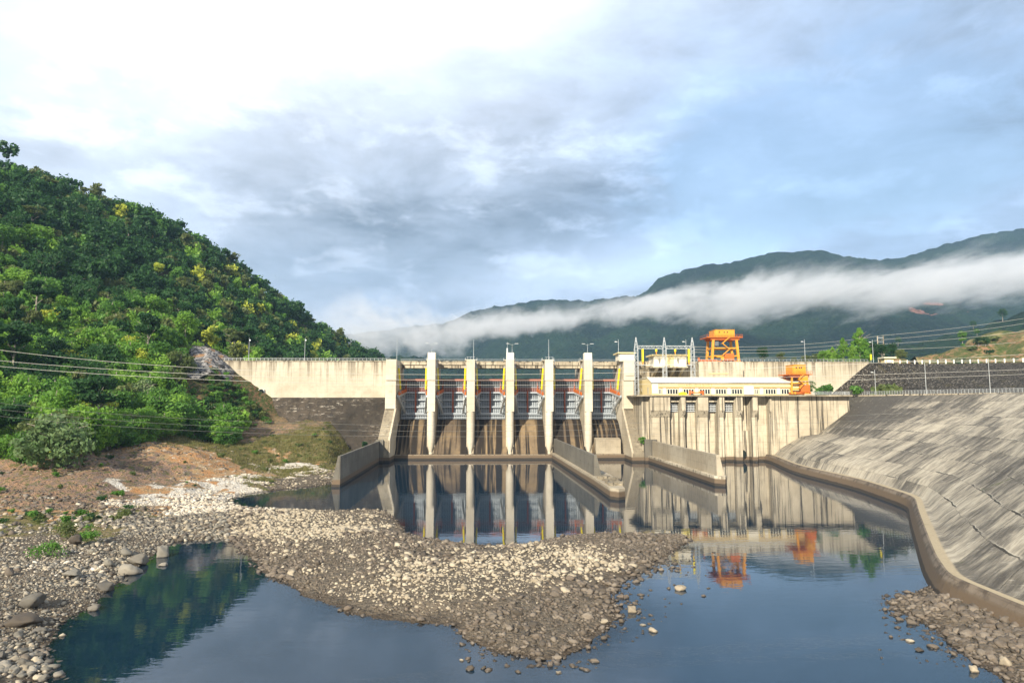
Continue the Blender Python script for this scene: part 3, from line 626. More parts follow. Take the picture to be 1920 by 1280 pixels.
# ------------------------------------------------------------------ gantry cranes
def gantry_crane(t, u0, u1, Y, vb, vp, vt, wide, mats, depth=7.0):
    A, B = mats; x0, x1 = X(u0, Y, vb), X(u1, Y, vb); zb, zp, zt = Z(vb, Y), Z(vp, Y), Z(vt, Y)
    h = zp-zb; w = x1-x0; ins = w*.07
    for sx, xb_, xt in ((0, x0, x0+ins), (1, x1, x1-ins)):
        for yy in (Y, Y+depth):
            MB().bar((xb_, yy, zb+.5), (xt, yy, zp), w*.085, w*.085).build('leg', A, t)
    # rails and sill beams
    MB().box(x0-.8, x1+.8, Y-.45, Y+.45, zb, zb+.7).box(x0-.8, x1+.8, Y+depth-.45, Y+depth+.45, zb, zb+.7).build('bogie_beam', B, t)
    for x in (x0, x1-.5, x0+w*.18, x1-w*.2):
        MB().tube([(x, Y-.6, zb+.35), (x, Y-.3, zb+.35)], .4, 12).build('wheel', A, t)
    for z_, m_ in ((zb+h*.26, A), (zb+h*.58, A)):
        MB().bar((x0+ins*.4, Y, z_), (x1-ins*.4, Y, z_), .5).bar((x0+ins*.4, Y+depth, z_), (x1-ins*.4, Y+depth, z_), .5).bar((x0+.2, Y, z_), (x0+.2, Y+depth, z_), .4).bar((x1-.2, Y, z_), (x1-.2, Y+depth, z_), .4).build('tie_beam', m_, t)
    MB().box(x0-wide, x1+wide*.7, Y-1.4, Y+depth+1.6, zp, zp+.35).box(x0-wide*.2, x1+wide*.2, Y-.5, Y+.5, zp-.9, zp).box(x0-wide*.2, x1+wide*.2, Y+depth-.5, Y+depth+.5, zp-.9, zp).build('platform', B, t)
    rl = MB()
    for k in range(13):
        x = x0-wide+(w+wide*1.7)*k/12; rl.bar((x, Y-1.35, zp+.3), (x, Y-1.35, zp+1.35), .07)
    for z_ in (.85, 1.35): rl.bar((x0-wide, Y-1.35, zp+z_), (x1+wide*.7, Y-1.35, zp+z_), .07).bar((x0-wide, Y-1.35, zp+z_), (x0-wide, Y+depth+1.5, zp+z_), .07).bar((x1+wide*.7, Y-1.35, zp+z_), (x1+wide*.7, Y+depth+1.5, zp+z_), .07)
    rl.build('railing', B, t)
    hx0, hx1 = x0+w*.12, x1-w*.13
    hs = MB().hexa([(hx0, Y+.2), (hx0+.5, Y-.5), (hx1, Y-.5), (hx1, Y+depth), (hx0, Y+depth)], zp+.35, zt).build('machine_house', A, t, bevel=.12)
    for q in (.2, .45, .6): MB().box(hx0+(hx1-hx0)*q, hx0+(hx1-hx0)*q+.5, Y-.53, Y-.45, zt-1.3, zt-.8).build('window', M['glass'], hs)
    MB().hexa([(hx0-.1, Y-.6), (hx1+.1, Y-.6), (hx1+.1, Y+depth+.1), (hx0-.1, Y+depth+.1)], zt, zt+.12).build('roof', A, hs)
    # zig-zag stair
    st = MB(); sx0, sx1 = x0+w*.36, x0+w*.62; zz0 = zb+h*.28; n = 3
    for k in range(n):
        za, zb2 = zz0+(zp-zz0)*k/n, zz0+(zp-zz0)*(k+1)/n
        a_, b_ = (sx0, sx1) if k % 2 == 0 else (sx1, sx0)
        for dy in (0, .8): st.bar((a_, Y-1.0-dy, za), (b_, Y-1.0-dy, zb2), .16, .28)
        st.box(b_-.5, b_+.5, Y-1.9, Y-.6, zb2-.08, zb2)
        for q in range(7): tq = (q+.5)/7; st.box(a_+(b_-a_)*tq-.12, a_+(b_-a_)*tq+.12, Y-1.75, Y-1.05, za+(zb2-za)*tq-.03, za+(zb2-za)*tq+.03)
    st.build('stair', A, t)
    return x0, x1, zb, zp, zt
C1 = thing('gantry_crane', 'tall orange gantry crane standing on the dam crest against the dark hillside', 'crane', (X(1358, 284), 284, CREST))
x0, x1, zb, zp, zt = gantry_crane(C1, 1335, 1385, 282, 678, 632, 617, 2.3, (M['amber'], M['orange']))
MB().box(x0+5.2, x1-2.4, 280.6, 281.6, zb+.7, zb+3.6).build('drive_box', M['orange'], C1, bevel=.05)
MB().tube([(x0+4.2, 281.2, zb+1.4), (x0+4.2, 280.6, zb+1.4)], .75, 16).build('cable_reel', M['amber'], C1)
MB().box(x0+1.5, x0+3.4, 282.6, 284.6, zp-3.4, zp-.9).build('operator_cab', M['steel_dark'], C1, bevel=.05)
ob = thing('lifting_beam', 'long orange lifting beam lying on the dam crest beside the gantry crane', 'lifting beam', (X(1330, 280), 280, CREST+.25))
MB().box(X(1311, 280, 680), X(1345, 280, 680), 279.6, 280.4, CREST+.3, CREST+1.1).box(X(1309, 280, 680), X(1311.4, 280, 680), 279.5, 280.5, CREST+.25, CREST+1.9).build('beam', M['orange'], ob)
C2 = thing('gantry_crane', 'smaller orange gantry crane at the end of the power station deck', 'crane', (X(1500, 252), 250, DZ+.55))
x0, x1, zb, zp, zt = gantry_crane(C2, 1484, 1516, 250, 738, 702, 683, 1.6, (M['amber'], M['orange']), 6)
MB().box(x0+3.3, x1-.4, 249, 251, zb+4.8, zb+7.2).build('hoist_box', M['amber'], C2, bevel=.05)
MB().hexa([(x0+3.4, 249), (x1+.2, 249), (x1+.9, 251), (x0+3.4, 251)], zb+.6, zb+3.4).build('drive_box', M['orange'], C2, bevel=.05)
# loads on the deck
o = thing('spreader_beam', 'orange spreader beam with raised ends on the power station deck', 'spreader beam', (X(1306, 249.6), 249.6, DZ+.55))
xa, xb = X(1292, 249.6, 737), X(1319, 249.6, 737)
MB().box(xa, xb, 249.4, 249.8, 25.6, 26.05).box(xa, xa+.5, 249.3, 249.9, 24.95, 26.6).box(xb-.5, xb, 249.3, 249.9, 24.95, 26.6).bar((xa+.5, 249.6, 26.5), (xa+2, 249.6, 25.9), .25).bar((xb-.5, 249.6, 26.5), (xb-2, 249.6, 25.9), .25).build('beam', M['orange'], o)
o = thing('yellow_stoplog', 'yellow steel panel lying on the power station deck beside the orange spreader beam', 'steel panel', (X(1280, 249.6), 249.6, DZ+.55))
MB().box(X(1273, 249.6, 740), X(1287, 249.6, 740), 249.2, 250.2, 24.95, 25.8).box(X(1276, 249.6, 740), X(1283, 249.6, 740), 249.4, 250, 25.8, 26.1).build('panel', M['yellow'], o)
# ------------------------------------------------------------------ concrete bank lining on the right
cols = [  # kerb outer, kerb inner, strip top, berm outer, berm inner, crest
 [(104.6, 262, 2.6), (106, 262, 2.65), (108, 261, 5), (117, 260, 9.6), (126, 260, 10), (142, 266, 24.7)],
 [(105.6, 249, 2.6), (107, 249, 2.65), (109.5, 249.5, 5), (118, 252, 9.4), (125, 254, 10.2), (144, 258, 24.7)],
 [(95.5, 207, 2.6), (96.7, 207.3, 2.65), (98.8, 208, 5), (110, 214, 9.2), (115, 217, 10.6), (150, 238, 24.7)],
 [(93.0, 167, 2.6), (94.2, 167.3, 2.65), (96.6, 168, 5), (112, 177, 9.6), (117, 180, 10.8), (165, 206, 24.7)],
 [(86.5, 135.5, 2.6), (88.2, 135.2, 2.65), (91.5, 135.8, 5), (106, 143, 9.8), (110, 145, 11.0), (152, 166, 24.7)],
 [(75.5, 117.5, 2.6), (77.4, 117, 2.65), (82.0, 116.5, 5), (97, 124, 10.2), (101, 126, 11.4), (140, 146, 24.7)],
 [(55.5, 83.5, 2.6), (57.2, 82.6, 2.65), (63.0, 81.5, 5.2), (79, 89, 10.4), (83, 91, 11.7), (120, 110, 24.7)],
 [(50.3, 73.5, 2.6), (51.6, 71.5, 2.65), (58.0, 68, 5.2), (75, 74, 10.6), (79, 75.5, 11.8), (118, 92, 24.7)],
 [(49.3, 62.0, 2.6), (50.4, 61, 2.65), (57.0, 57, 5.2), (75, 61, 10.6), (79, 62, 11.8), (118, 72, 24.7)],
 [(49.0, 20, 2.6), (50.0, 20, 2.65), (56.0, 20, 5.2), (75, 20, 10.6), (79, 20, 11.8), (118, 20, 24.7)]]
cols = np.array(cols, float)
def refine(A, n, axis=0):
    A = np.moveaxis(A, axis, 0); out = []
    for i in range(len(A)-1):
        for k in range(n): out.append(A[i]*(1-k/n)+A[i+1]*k/n)
    out.append(A[-1]); return np.moveaxis(np.array(out), 0, axis)
C_ = refine(cols, 8, 0)
# soften the plan corners a little
for _ in range(3): C_[1:-1] = C_[:-2]*.25+C_[1:-1]*.5+C_[2:]*.25
parts = []; rows = []
segs = [1, 3, 4, 2, 10]
for j in range(5):
    for k in range(segs[j]): rows.append(C_[:, j]*(1-k/segs[j])+C_[:, j+1]*k/segs[j])
rows.append(C_[:, 5]); Sg = np.array(rows)              # rows x cols x 3
along = np.concatenate([[0], np.cumsum(np.linalg.norm(np.diff(C_[:, 2], axis=0), axis=1))])
up = np.concatenate([[0], np.cumsum(np.linalg.norm(np.diff(Sg, axis=0), axis=2).mean(1))])
rr, cc = Sg.shape[:2]
upv = np.concatenate([np.zeros((1, cc)), np.cumsum(np.linalg.norm(np.diff(Sg, axis=0), axis=2), axis=0)])
U2 = np.repeat(along[None], rr, 0)
nz = fbm(U2+3, upv, .05, 3)*.45+fbm(U2, upv, .5, 3)*.07; nz[:2] = 0; Sg[..., 2] += nz
# settled slabs: each slab drops a little on its own
slab = _tab[(U2//9).astype(int) & 255, (upv//7).astype(int) & 255]; Sg[3:, :, 2] += (slab[3:]-.5)*.14
idx = np.arange(rr*cc).reshape(rr, cc)
Fs = np.stack([idx[:-1, :-1], idx[:-1, 1:], idx[1:, 1:], idx[1:, :-1]], -1).reshape(-1, 4)[:, ::-1]
t = thing('bank_lining', 'huge cracked concrete slab slope with diagonal stains, rising from the water', 'embankment lining', (110, 160, 0))
so = npmesh('slope_slabs', Sg.reshape(-1, 3), Fs, [], smooth=False, parent=t); so.location = -t.location
uvl = so.data.uv_layers.new(name='UVMap'); li = np.zeros(len(so.data.loops), np.int32); so.data.loops.foreach_get('vertex_index', li)
uvl.data.foreach_set('uv', np.stack([U2.ravel()[li], upv.ravel()[li]], -1).astype(np.float32).ravel())
m, g = newmat('slab_concrete'); uv = g.n.new('ShaderNodeUVMap').outputs[0]; p = g.pos()
u_, v_, _ = g.sep(uv); fin = g.noise(p, 2.2, 5, .7); wob = g.noise(p, .3, 4, .6)
xx_, yy_, zz2 = g.sep(p); FA, FB_ = .86, .51     # direction the bank falls
ac = g.m('ADD', g.m('MULTIPLY', xx_, -FB_), g.m('MULTIPLY', yy_, FA)); al_ = g.m('ADD', g.m('ADD', g.m('MULTIPLY', xx_, FA), g.m('MULTIPLY', yy_, FB_)), 0)
pl_ = g.comb(ac, al_, 0)
wu = g.m('ADD', ac, g.m('MULTIPLY', fin, .3)); wv = g.m('ADD', g.m('MULTIPLY', zz2, 3.1), g.m('MULTIPLY', wob, 1.3))
pu_, pv2 = g.m('FLOOR', g.m('DIVIDE', wu, 8.0)), g.m('FLOOR', g.m('DIVIDE', wv, 7.0))
wn = g.n.new('ShaderNodeTexWhiteNoise'); wn.noise_dimensions = '2D'; g.l.new(g.comb(pu_, pv2, 0), wn.inputs['Vector'])
w1, w2, w3 = g.sep(wn.outputs['Color'])
off = g.vm('ADD', pl_, g.comb(g.m('MULTIPLY', w1, 40), g.m('MULTIPLY', w2, 40), 0))
st = g.noise(pl_, 1.0, 6, .68, mul=(.30, .045, 1)); st2 = g.noise(off, 1.0, 6, .72, mul=(1.1, .11, 1)); st3 = g.noise(off, 1.0, 4, .65, mul=(5, .35, 1)); big = g.noise(pl_, .04, 4, .6)
s_ = g.m('ADD', g.m('MULTIPLY', st, .5), g.m('MULTIPLY', st2, .5)); s_ = g.m('ADD', s_, g.m('MULTIPLY', g.m('SUBTRACT', wn.outputs['Value'], .5), .10)); s_ = g.m('ADD', s_, g.m('MULTIPLY', g.m('SUBTRACT', big, .5), .30))
s_ = g.m('ADD', s_, g.m('MULTIPLY', g.step(v_, 20, 40), g.m('MULTIPLY', g.step(u_, 100, 30), .19)))
c = g.ramp(s_, (.41, (.48, .43, .33)), (.49, (.32, .285, .22)), (.555, (.155, .14, .113)), (.635, (.055, .05, .043)))
c = g.mix(g.m('MULTIPLY', g.step(st3, .48, .70), .40), c, (.11, .10, .085))
c = g.mix(g.m('MULTIPLY', fin, .3), c, (.17, .155, .125))
hs = g.noise(off, 1.0, 6, .72, mul=(.5, 1.6, 1)); c = g.mix(g.m('MULTIPLY', g.step(hs, .58, .68), .45), c, (.56, .52, .43))
fv, fu = g.m('FRACT', g.m('DIVIDE', wv, 7.0)), g.m('FRACT', g.m('DIVIDE', wu, 8.0))
bad = g.step(g.noise(pl_, .06, 4), .50, .60)
jr = g.m('LESS_THAN', fv, g.m('MULTIPLY_ADD', bad, .045, .014)); lip = g.m('MULTIPLY', g.m('LESS_THAN', fv, .085), bad)
ju = g.m('LESS_THAN', fu, .014)
c = g.mix(g.m('MULTIPLY', lip, .4), c, (.54, .50, .41))
ck = g.m('MAXIMUM', g.m('MULTIPLY', jr, g.m('MULTIPLY_ADD', bad, .5, .45)), g.m('MULTIPLY', ju, .6)); c = g.mix(ck, c, (.028, .025, .02))
c = g.mix(g.m('SUBTRACT', 1.0, g.step(v_, .9, 1.3)), c, g.mix(fin, (.46, .38, .25), (.26, .22, .15)))
mo = g.noise(p, .12, 5, .7); c = g.mix(g.m('MULTIPLY', g.step(mo, .64, .72), .6), c, (.06, .075, .02))
so.data.materials.append(finish(m, g, c, .9, g.bump(g.m('SUBTRACT', g.m('ADD', g.m('MULTIPLY', fin, .5), g.m('MULTIPLY', st3, .3)), g.m('MULTIPLY', ck, 2.5)), .5, .25), .2))
# kerb (toe wall standing in the water)
b = MB(); n = len(C_); vs = []
W_ = C_[:, 0].copy(); nrm = np.gradient(W_, axis=0); nrm = np.stack([-nrm[:, 1], nrm[:, 0]], -1); nrm /= np.linalg.norm(nrm, axis=1, keepdims=True)
sg = -1 if nrm[20, 0] > 0 else 1
for i in range(n):
    ox, oy = nrm[i]*sg
    vs += [(W_[i, 0]+ox*2.6, W_[i, 1]+oy*2.6, -2), (W_[i, 0]+ox*.6, W_[i, 1]+oy*.6, 2.0), (W_[i, 0]+ox*.2, W_[i, 1]+oy*.2, 2.57), (W_[i, 0]-ox*.4, W_[i, 1]-oy*.4, 2.585)]
fs = [(4*i+k, 4*i+k+1, 4*i+k+5, 4*i+k+4) for i in range(n-1) for k in range(3)]
M['toe'] = concrete('toe_concrete', (.15, .12, .09), (.24, .195, .145), (.05, .04, .032), .7, .5, .3, (.48, .62), .5)
m = M['toe']; kb = b.add(vs, fs).build('toe_wall', m, t, smooth=False)
# ------------------------------------------------------------------ deck terrace behind the crest and rockfill slope
cr = cols[:, 5]
m, g = newmat('terrace_soil'); p = g.pos(); finish(m, g, g.mix(g.step(g.noise(p, .3, 5), .4, .65), (.12, .14, .04), (.28, .22, .14)), .95)
tv = []; 
back = [(143, 278.7), (154, 269), (165, 262), (188, 235), (215, 195), (232, 150), (245, 110), (250, 75), (252, 55), (258, 10)]
for a_, b_ in zip(cr, back): tv += [(a_[0]-.0, a_[1], 24.72), (b_[0], b_[1], 24.9)]
tag(MB().add(tv, [(2*i, 2*i+1, 2*i+3, 2*i+2) for i in range(len(cr)-1)]).add([(118, 272.1, 24.8), (134.2, 266, 24.8), (142, 266, 24.76), (144, 279, 24.8), (118, 279, 24.8)], [(0, 1, 2, 3, 4)]).build('terrace_path', m), kind='structure')
tc = MB()
for i in range(len(cr)-1):
    a_, b_ = Vector(cr[i]), Vector(cr[i+1]); tc.bar(a_+Vector((0, 0, .1)), b_+Vector((0, 0, .1)), .6, .5)
tc.build('crest_kerb', M['wall_conc'], t)
top = [(161.6, 278.7), (169, 281), (192, 288), (215, 282), (240, 265), (262, 240), (285, 200), (300, 120), (305, 70), (310, 10)]
rf = []
for i in range(len(back)):
    for k in range(13):
        q = k/12; x = back[i][0]*(1-q)+top[i][0]*q; y = back[i][1]*(1-q)+top[i][1]*q; rf.append((x, y, 24.85+q*(CREST-24.9)))
rf = np.array(rf).reshape(len(back), 13, 3); rf = refine(rf, 6, 0); a_, b_ = rf.shape[:2]
rf[..., 2] += fbm(rf[..., 0], rf[..., 1], .4, 3)*.35
idx = np.arange(a_*b_).reshape(a_, b_); Fr = np.stack([idx[:-1, :-1], idx[:-1, 1:], idx[1:, 1:], idx[1:, :-1]], -1).reshape(-1, 4)
m, g = newmat('rockfill'); p = g.pos(); v = g.voro(p, 1.7, out='Color'); vd = g.voro(p, 1.7); vs_ = g.sep(v)[0]
c = g.ramp(vs_, (0, (.028, .025, .021)), (.55, (.075, .067, .055)), (.85, (.13, .118, .10)), (1, (.26, .24, .205)))
c = g.mix(g.step(vd, .35, .7), c, (.02, .018, .015)); c = g.mix(g.m('MULTIPLY', g.step(g.noise(p, .15, 5, .6), .56, .66), .4), c, (.09, .08, .04))
o = npmesh('rockfill_embankment', rf.reshape(-1, 3), Fr, [finish(m, g, c, .95, g.bump(g.m('SUBTRACT', 1, vd), .9, .5), .15)])
tag(o, 'dark rockfill embankment above the concrete slab slope, under the white post fence', 'embankment')
# rockfill boulders give the slope its rough look
# ground behind the crest on the right
m, g = newmat('far_ground'); p = g.pos(); c = g.mix(g.step(g.noise(p, .05, 5), .4, .6), (.03, .05, .015), (.10, .10, .04)); finish(m, g, c, .95)
gb_ = [(159.5, 290.6, 39.2), (172, 289, 39.25), (192, 288, 39.25), (215, 282, 39.25), (240, 265, 39.25), (262, 240, 39.25), (285, 200, 39.2), (305, 70, 39.2), (900, 70, 39), (900, 700, 30), (170, 480, 34)]
tag(MB().add(gb_, [tuple(range(len(gb_)))]).build('upper_ground', m), kind='structure')
tag(MB().add([(-6000, 1190, 2), (6000, 1190, 2), (6000, 9000, 2), (-6000, 9000, 2)], [(0, 1, 2, 3)]).add([(128, 262, -1), (900, 262, -1), (900, -300, -1), (128, -300, -1)], [(0, 1, 2, 3)]).build('far_ground', m), kind='structure')
# ------------------------------------------------------------------ fences and railings
def railing(name, label, pts, h, nposts, m, rails=(1.0, .5), cat='railing', pw=.08, mesh=None):
    t = thing(name, label, cat, pts[0]); b = MB(); P = [Vector(p) for p in pts]
    for i in range(len(P)-1):
        for q in rails: b.bar(P[i]+Vector((0, 0, h*q)), P[i+1]+Vector((0, 0, h*q)), .07)
    b.build('rail', m, t)
    L = [0]
    for i in range(len(P)-1): L.append(L[-1]+(P[i+1]-P[i]).length)
    proto = None
    for k in range(nposts):
        d = L[-1]*k/(nposts-1); i = max(j for j in range(len(P)-1) if L[j] <= d+1e-6); p = P[i].lerp(P[i+1], (d-L[i])/(L[i+1]-L[i]))
        if proto is None:
            proto = MB().box(-pw/2, pw/2, -pw/2, pw/2, 0, h+.04).build('post', m, t, loc=p-P[0])
        else:
            c = proto.copy(); COL.objects.link(c); c.parent = t; c.location = p-P[0]
    return t
railing('crest_railing', 'thin metal railing along the top of the long pale dam wall beside the forest', [(-115, 279.2, CREST+.25), (-42, 279.2, CREST+.25)], 1.05, 46, M['galv'])
railing('crest_railing', 'thin metal railing along the dam crest behind the power station', [(70, 279.2, CREST+.25), (161, 279.2, CREST+.25)], 1.05, 58, M['galv'])
railing('deck_railing', 'metal railing at the end of the power station deck beside the smaller crane', [(X(1522, 249), 248.7, DZ+.55), (X(1592, 249), 248.7, DZ+.55)], 1.3, 30, M['galv'], (1, .66, .33))
railing('bank_railing', 'long grey railing along the top edge of the cracked slab slope', [(142.3, 266, 24.95), (144.3, 258, 24.95), (150.3, 238, 24.95), (165.3, 206, 24.95), (185.3, 168, 24.95)], 1.5, 96, M['galv'], (1, .75, .5, .25))
fl = [(175, 290, 39.2), (192, 288.5, 39.2), (215, 282.5, 39.2), (240, 265.5, 39.2), (262, 240.5, 39.2)]
railing('white_post_fence', 'fence of chunky white posts with thin rails along the top of the dark rockfill embankment', fl, 1.8, 34, M['white_post'], (.8, .5), 'fence', .4)
# ------------------------------------------------------------------ lamps and poles
def pole(name, label, x, y, z, h, kind, group, lean=0):
    t = thing(name, label, 'lamp post', (x, y, z), group); r = .10 if kind != 'double' else .07
    b = MB().tube([(0, 0, 0), (0, 0, h)], [r, r*.6], 8); b.build('mast', M['galv'], t, loc=(0, 0, 0))
    if kind == 'double':
        for s_ in (-1, 1):
            MB().tube([(0, 0, h-.6), (s_*1.1, 0, h-.1), (s_*1.9, 0, h)], .04, 6).build('lamp_arm', M['galv'], t, loc=(0, 0, 0))
            MB().hexa([(s_*1.6-.5, -.2), (s_*1.6+.8*s_+.1, -.2), (s_*1.6+.8*s_+.1, .2), (s_*1.6-.5, .2)] if s_ > 0 else [(-2.3, -.2), (-1.2, -.2), (-1.2, .2), (-2.3, .2)], h-.04, h+.10).build('lamp_head', M['lamp'], t, loc=(0, 0, 0))
    if kind == 'single':
        MB().tube([(0, 0, h-1.2), (-1.0, 0, h-1.0)], .06, 6).build('lamp_arm', M['galv'], t, loc=(0, 0, 0))
        MB().box(-1.5, -.7, -.2, .2, h-1.15, h-.85).build('lamp_head', M['lamp'], t, loc=(0, 0, 0))
    if kind == 'flood':
        MB().box(.05, .55, -.25, .25, h-1.3, h-.8).build('lamp_head', M['lamp'], t, loc=(0, 0, 0))
    return t
G1 = 'tall masts along the dam crest'
def pl(u, v0, v1, Y, kind, label, z=None):
    p = at(u, v1, Y); zz_ = p.z if z is None else z; pole('lamp_post', label, p.x, Y, zz_, at(u, v0, Y).z-zz_, kind, G1)
pl(466, 633, 677, 282, 'flood', 'lamp post on the pale dam wall, nearest the grey rock face', CREST+.25)
pl(571, 633, 677, 282, 'flood', 'lamp post on the middle of the pale dam wall in front of the forest', CREST+.25)
pl(744, 635, 675, 280, 'mast', 'thin mast at the junction of the pale dam wall and the first bay', CREST+.25)
pl(888, 636, 676, 270, 'mast', 'thin mast standing on the second pier', CREST)
pl(1029, 636, 676, 270, 'mast', 'thin mast standing on the fourth pier', CREST)
pl(1160, 636, 680, 268, 'single', 'lamp post beside the flat roofed cabin on the abutment', CREST)
pl(1287, 636, 680, 280, 'single', 'lamp post behind the lattice gantry and white switch house', CREST+.25)
pl(1510, 636, 681, 281, 'single', 'lamp post on the dam crest above the smaller orange crane', CREST+.25)
pl(1638, 637, 684, 283, 'single', 'lamp post at the far end of the dam crest beside the yellow sign', CREST+.25)
for i_, q in ((0, 'first'), (2, 'third'), (4, 'fifth')):
    pole('twin_lamp', 'two armed lamp on top of the '+q+' pier', PX[i_]+(.9 if i_ == 2 else 0), 267.5, 42.1, 3.7, 'double', 'two armed lamps on the raised piers')
o = thing('aerial', 'small box aerial with a whip beside the lamp on the third pier', 'aerial', (PX[2]-1.1, 267.6, 42.1))
MB().box(PX[2]-1.4, PX[2]-.8, 267.3, 267.9, 42.1, 44.0).build('box', M['galv'], o); MB().tube([(PX[2]-1.0, 267.6, 44), (PX[2]-1.0, 267.6, 46.5)], .05, 6).build('whip', M['galv'], o)
for u0, v0, u1, v1, Y, lb in ((1639, 693, 1642, 735, 258, 'lamp post in front of the dark rockfill, nearest the power station'), (1735, 680, 1737, 737, 236, 'lamp post in front of the middle of the dark rockfill'), (1854, 672, 1857, 735, 212, 'lamp post in front of the dark rockfill, farthest from the power station')):
    p = at(u1, v1, Y); pole('lamp_post', lb, p.x, Y, 24.8, at(u0, v0, Y).z-24.8, 'single' if u0 < 1700 else 'mast', 'lamp posts on the terrace')
# gate house, sign, H-frame
o = thing('guard_hut', 'tiny cream hut with a flat white roof against the rock mound', 'hut', (X(1666, 300), 300, CREST))
MB().box(X(1659, 300, 680), X(1676, 300, 680), 300, 303, 39.2, 42.6).build('wall', M['cream'], o); MB().box(X(1655.5, 300, 680), X(1679, 300, 680), 299, 304, 42.6, 43.1).build('roof', M['cream_white'], o)
MB().box(X(1663, 300, 680), X(1671, 300, 680), 299.9, 300.02, 40.6, 41.8).build('window', M['frame'], o)
o = thing('road_sign', 'small yellow sign on a post at the end of the dam crest', 'sign', (X(1633, 288), 288, 39.3))
p = at(1633, 672, 288); MB().tube([(p.x, 288, 39.3), (p.x, 288, 43.5)], .08, 6).build('post', M['galv'], o); MB().box(p.x-.4, p.x+.4, 287.85, 287.95, 41, 43.4).build('plate', M['yellow'], o)
o = thing('power_pole', 'H shaped concrete power pole with crossbars among the trees', 'power pole', (X(1652, 340), 340, 39))
xa, xb = X(1645.5, 340, 640), X(1656.5, 340, 640); zt_ = Z(627.5, 340)
for x in (xa, xb): MB().tube([(x, 340, 38), (x, 340, zt_)], [.35, .25], 8).build('pole', M['white_conc'], o)
MB().bar((xa-.3, 340, zt_-.9), (xb+.3, 340, zt_-.9), .3).bar((xa, 340, zt_-3), (xb, 340, zt_-3), .2).bar((xa, 340, zt_-6), (xb, 340, zt_-6), .25).build('crossbar', M['galv'], o)
# ------------------------------------------------------------------ cables
def wire(label, pts, r, grp):
    P = [Vector(p) for p in pts]; a, c, b = P; mt = M['wire_dark' if 'lower cables' in label else 'wire']   # parabola through three points
    out = []
    for k in range(41):
        q = k/40; out.append(a*(1-q)*(1-2*q)+c*4*q*(1-q)+b*q*(2*q-1))
    o = MB().tube(out, r, 5).build('cable', mt, None, smooth=True); tag(o, label, 'cable', grp); return o
G2 = 'cables strung across the river below the dam'
WY0, WY1 = 95.0, 150.0
for k, (va, vm_, vb, ra, lab) in enumerate([(648, 702, 660, .042, 'topmost of the three upper cables crossing the forest and the bays'), (670, 713, 690, .042, 'middle one of the three upper cables crossing the forest and the bays'), (681, 722, 699, .042, 'lowest of the three upper cables crossing the forest'),
        (748, 797, 758, .03, 'topmost of the three lower cables crossing in front of the gates'), (760, 808, 768, .03, 'middle one of the three lower cables crossing below the gates'), (773, 818, 782, .03, 'lowest of the three lower cables crossing below the gates')]):
    wire(lab, [at(-60, va, WY0), at(930, vm_, (WY0+WY1)/2), at(1980, vb, WY1)], ra*(.7 if ra > .035 else .6), G2)
zt_ = Z(627.5, 340)
for k, (v0, v1, va, lb) in enumerate([(629, 592, 650, 'uppermost'), (637, 602, 655, 'second'), (645, 618, 660, 'third'), (655, 640, 668, 'lowest')]):
    pa, pb = at(1652, v0, 340), at(1990, v1-8, 420)
    wire(lb+' of the cables rising from the H shaped pole to the brown hill', [pa, (pa+pb)/2-Vector((0, 0, 1.5)), pb], .07, 'cables at the H shaped pole')
    pa, pb = at(1300, va, 285), at(1652, v0, 340)
    wire(lb+' of the cables between the lattice gantry and the H shaped pole', [pa, (pa+pb)/2-Vector((0, 0, 2)), pb], .06, 'cables behind the gantry crane')
# ------------------------------------------------------------------ mountains
def forest_mat(name, dark, mid, warm, sc):
    m, g = newmat(name); p = g.pos(); n = g.noise(p, sc, 6, .7); n2 = g.noise(p, sc*9, 5, .75); v = g.voro(p, sc*14)
    c = g.mix(g.step(n, .35, .65), dark, mid); c = g.mix(g.m('MULTIPLY', g.step(g.noise(p, sc*4, 5, .75), .50, .62), .7), c, dark); c = g.mix(g.m('MULTIPLY', g.step(n2, .5, .7), .6), c, warm)
    return m, g, c, g.bump(g.m('ADD', n2, g.m('MULTIPLY', g.m('SUBTRACT', 1, v), .7)), 1.0, 14), p
def ridge_mesh(name, pts, foot_dy, foot_z, rough, seed, mat, back=900, nu=260, nv=60):
    """pts (u,v,Y) ridge line; slope falls towards the camera by foot_dy"""
    P = np.array([tuple(at(*q)) for q in pts]); L = np.linspace(0, len(P)-1, nu); i = np.minimum(L.astype(int), len(P)-2); f = (L-i)[:, None]
    Rg = P[i]*(1-f)+P[i+1]*f
    for _ in range(4): Rg[1:-1] = Rg[:-2]*.25+Rg[1:-1]*.5+Rg[2:]*.25
    V = []
    for k in range(nv+16):
        if k <= nv: q = k/nv; y = Rg[:, 1]-foot_dy*(1-q); z = foot_z+(Rg[:, 2]-foot_z)*(q**1.15); x = Rg[:, 0]*(1-(1-q)*foot_dy/Rg[:, 1]*.6)
        else: q = (k-nv)/16; y = Rg[:, 1]+back*q; z = Rg[:, 2]*(1-q)+foot_z*q; x = Rg[:, 0]
        a = min(1, (k/nv)*1.6) if k <= nv else 1
        gul = (1-np.abs(fbm(x+seed*77, y*.35, 1/420, 4)*2))
        e_ = min(1, max(0, (nv-k)/(nv*.35))) if k <= nv else 0; e_ = e_*e_*(3-2*e_); z = z+a*(e_*(gul-.5)*rough+fbm(x, y+seed*31, 1/70, 4)*rough*.22*(.35+.65*e_)+fbm(x, y, 1/16, 2)*7)
        V.append(np.stack([x, y, z], -1))
    V = np.array(V); a, b = V.shape[:2]; idx = np.arange(a*b).reshape(a, b)
    F = np.stack([idx[:-1, :-1], idx[:-1, 1:], idx[1:, 1:], idx[1:, :-1]], -1).reshape(-1, 4)
    o = npmesh(name, V.reshape(-1, 3), F, [mat], smooth=True); tag(o, kind='structure'); return o, V
